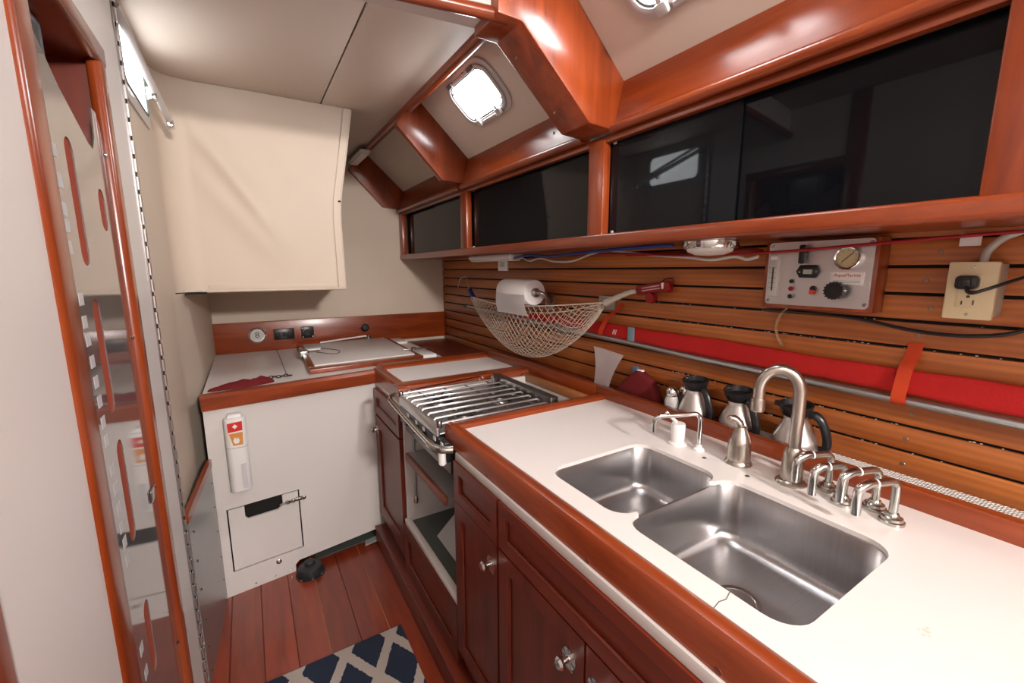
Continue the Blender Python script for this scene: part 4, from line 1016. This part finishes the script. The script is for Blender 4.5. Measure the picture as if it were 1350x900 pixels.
lathe('body', [(.029, .010), (.029, .024), (.0285, .026), (.0285, .055), (.026, .068), (.020, .084), (.015, .096), (.013, .104), (0, .108)], (1.10, .621, Z0), NICKEL, spx)
tube('nozzle', cat([(1.10, .621, Z0+.095), (1.096, .626, Z0+.112), (1.086, .636, Z0+.124), (1.074, .646, Z0+.126)], 5), [.012]*6+[.0115]*5+[.009, .009, .008, .006, .004], NICKEL, spx, 12)
fa = thing('kitchen_faucet', (1.105, .489, Z0), 'tall brushed nickel gooseneck faucet behind the large bowl', 'faucet')
lathe('base', [(.034, 0), (.034, .003), (.030, .008), (.024, .012)], (1.105, .489, Z0), NICKEL, fa)
lathe('body', [(.024, .010), (.0235, .050), (.022, .075), (.017, .088), (.0145, .092)], (1.105, .489, Z0), NICKEL, fa)
zt = 1.185; cxf, cyf = 1.088, .521; rr = .045
dirv = Vector((-.52, .855)).normalized()
nk = [(1.105, .489, Z0+.085), (1.105, .489, 1.09)]
for i in range(13):
    a = i/12*PI*1.06; d = rr*(1-math.cos(a)); nk.append((1.105+dirv.x*d*.95, .489+dirv.y*d*.95, 1.165+rr*1.25*math.sin(a)))
e = nk[-1]; nk.append((e[0]-.001, e[1], e[2]-.012))
tube('gooseneck', cat(nk, 3), .0135, NICKEL, fa, 14)
lathe('aerator', [(.0155, 0), (.0165, -.006), (.0165, -.030), (.014, -.033), (0, -.033)], (nk[-1][0], nk[-1][1], nk[-1][2]+.002), NICKEL, fa, 'z', 18)
SPOUT = mat('spout_chrome', (.60, .60, .58), .18, 1)
def spigot(bx, by, sx, sy, h, lb):
    t = thing('water_spigot', (bx, by, Z0), lb, 'spigot', 'worn chrome spigots by the faucet')
    lathe('base', [(.022, 0), (.022, .006), (.019, .008), (.018, .013), (.013, .016), (.010, .022)], (bx, by, Z0), DULLCH, t, 'z', 18)
    d = Vector((sx-bx, sy-by, 0)); n_ = d.normalized()
    pA = Vector((bx, by, Z0+.012)); pB = Vector((bx, by, Z0+h-.016)); 
    tube('post', cat([pA, pB, Vector((bx, by, Z0+h-.006))+n_*.004, Vector((bx, by, Z0+h))+n_*.013, Vector((bx, by, Z0+h))+d*.55], 5), .0078, DULLCH, t, 12)
    m_ = Vector((bx, by, Z0+h))+d*.55
    bm = b_lathe([(.0092, 0), (.0092, .004)], (0, 0, 0), 'z', 14); xform(bm, Matrix.Translation(m_) @ n_.to_track_quat('Z', 'Y').to_matrix().to_4x4()); mesh('ring', bm, WPL, t, True)
    e_ = Vector((sx, sy, 0))
    tube('spout', cat([m_, m_+d*.15+Vector((0, 0, .001)), Vector((sx, sy, Z0+h-.008))-n_*.006, Vector((sx, sy, Z0+h-.022)), Vector((sx, sy, Z0+h-.064))], 5), .0086, SPOUT, t, 12)
    return t
spigot(1.140, .424, 1.062, .462, .091, 'worn chrome spigot nearest the tall faucet, first in the row of four')
spigot(1.098, .378, 1.030, .412, .091, 'worn chrome spigot second from the tall faucet')
spigot(1.135, .332, 1.050, .366, .091, 'worn chrome spigot third from the tall faucet')
spigot(1.102, .291, 1.018, .326, .091, 'worn chrome spigot farthest from the tall faucet, last of the row')

bpy.context.view_layer.update()
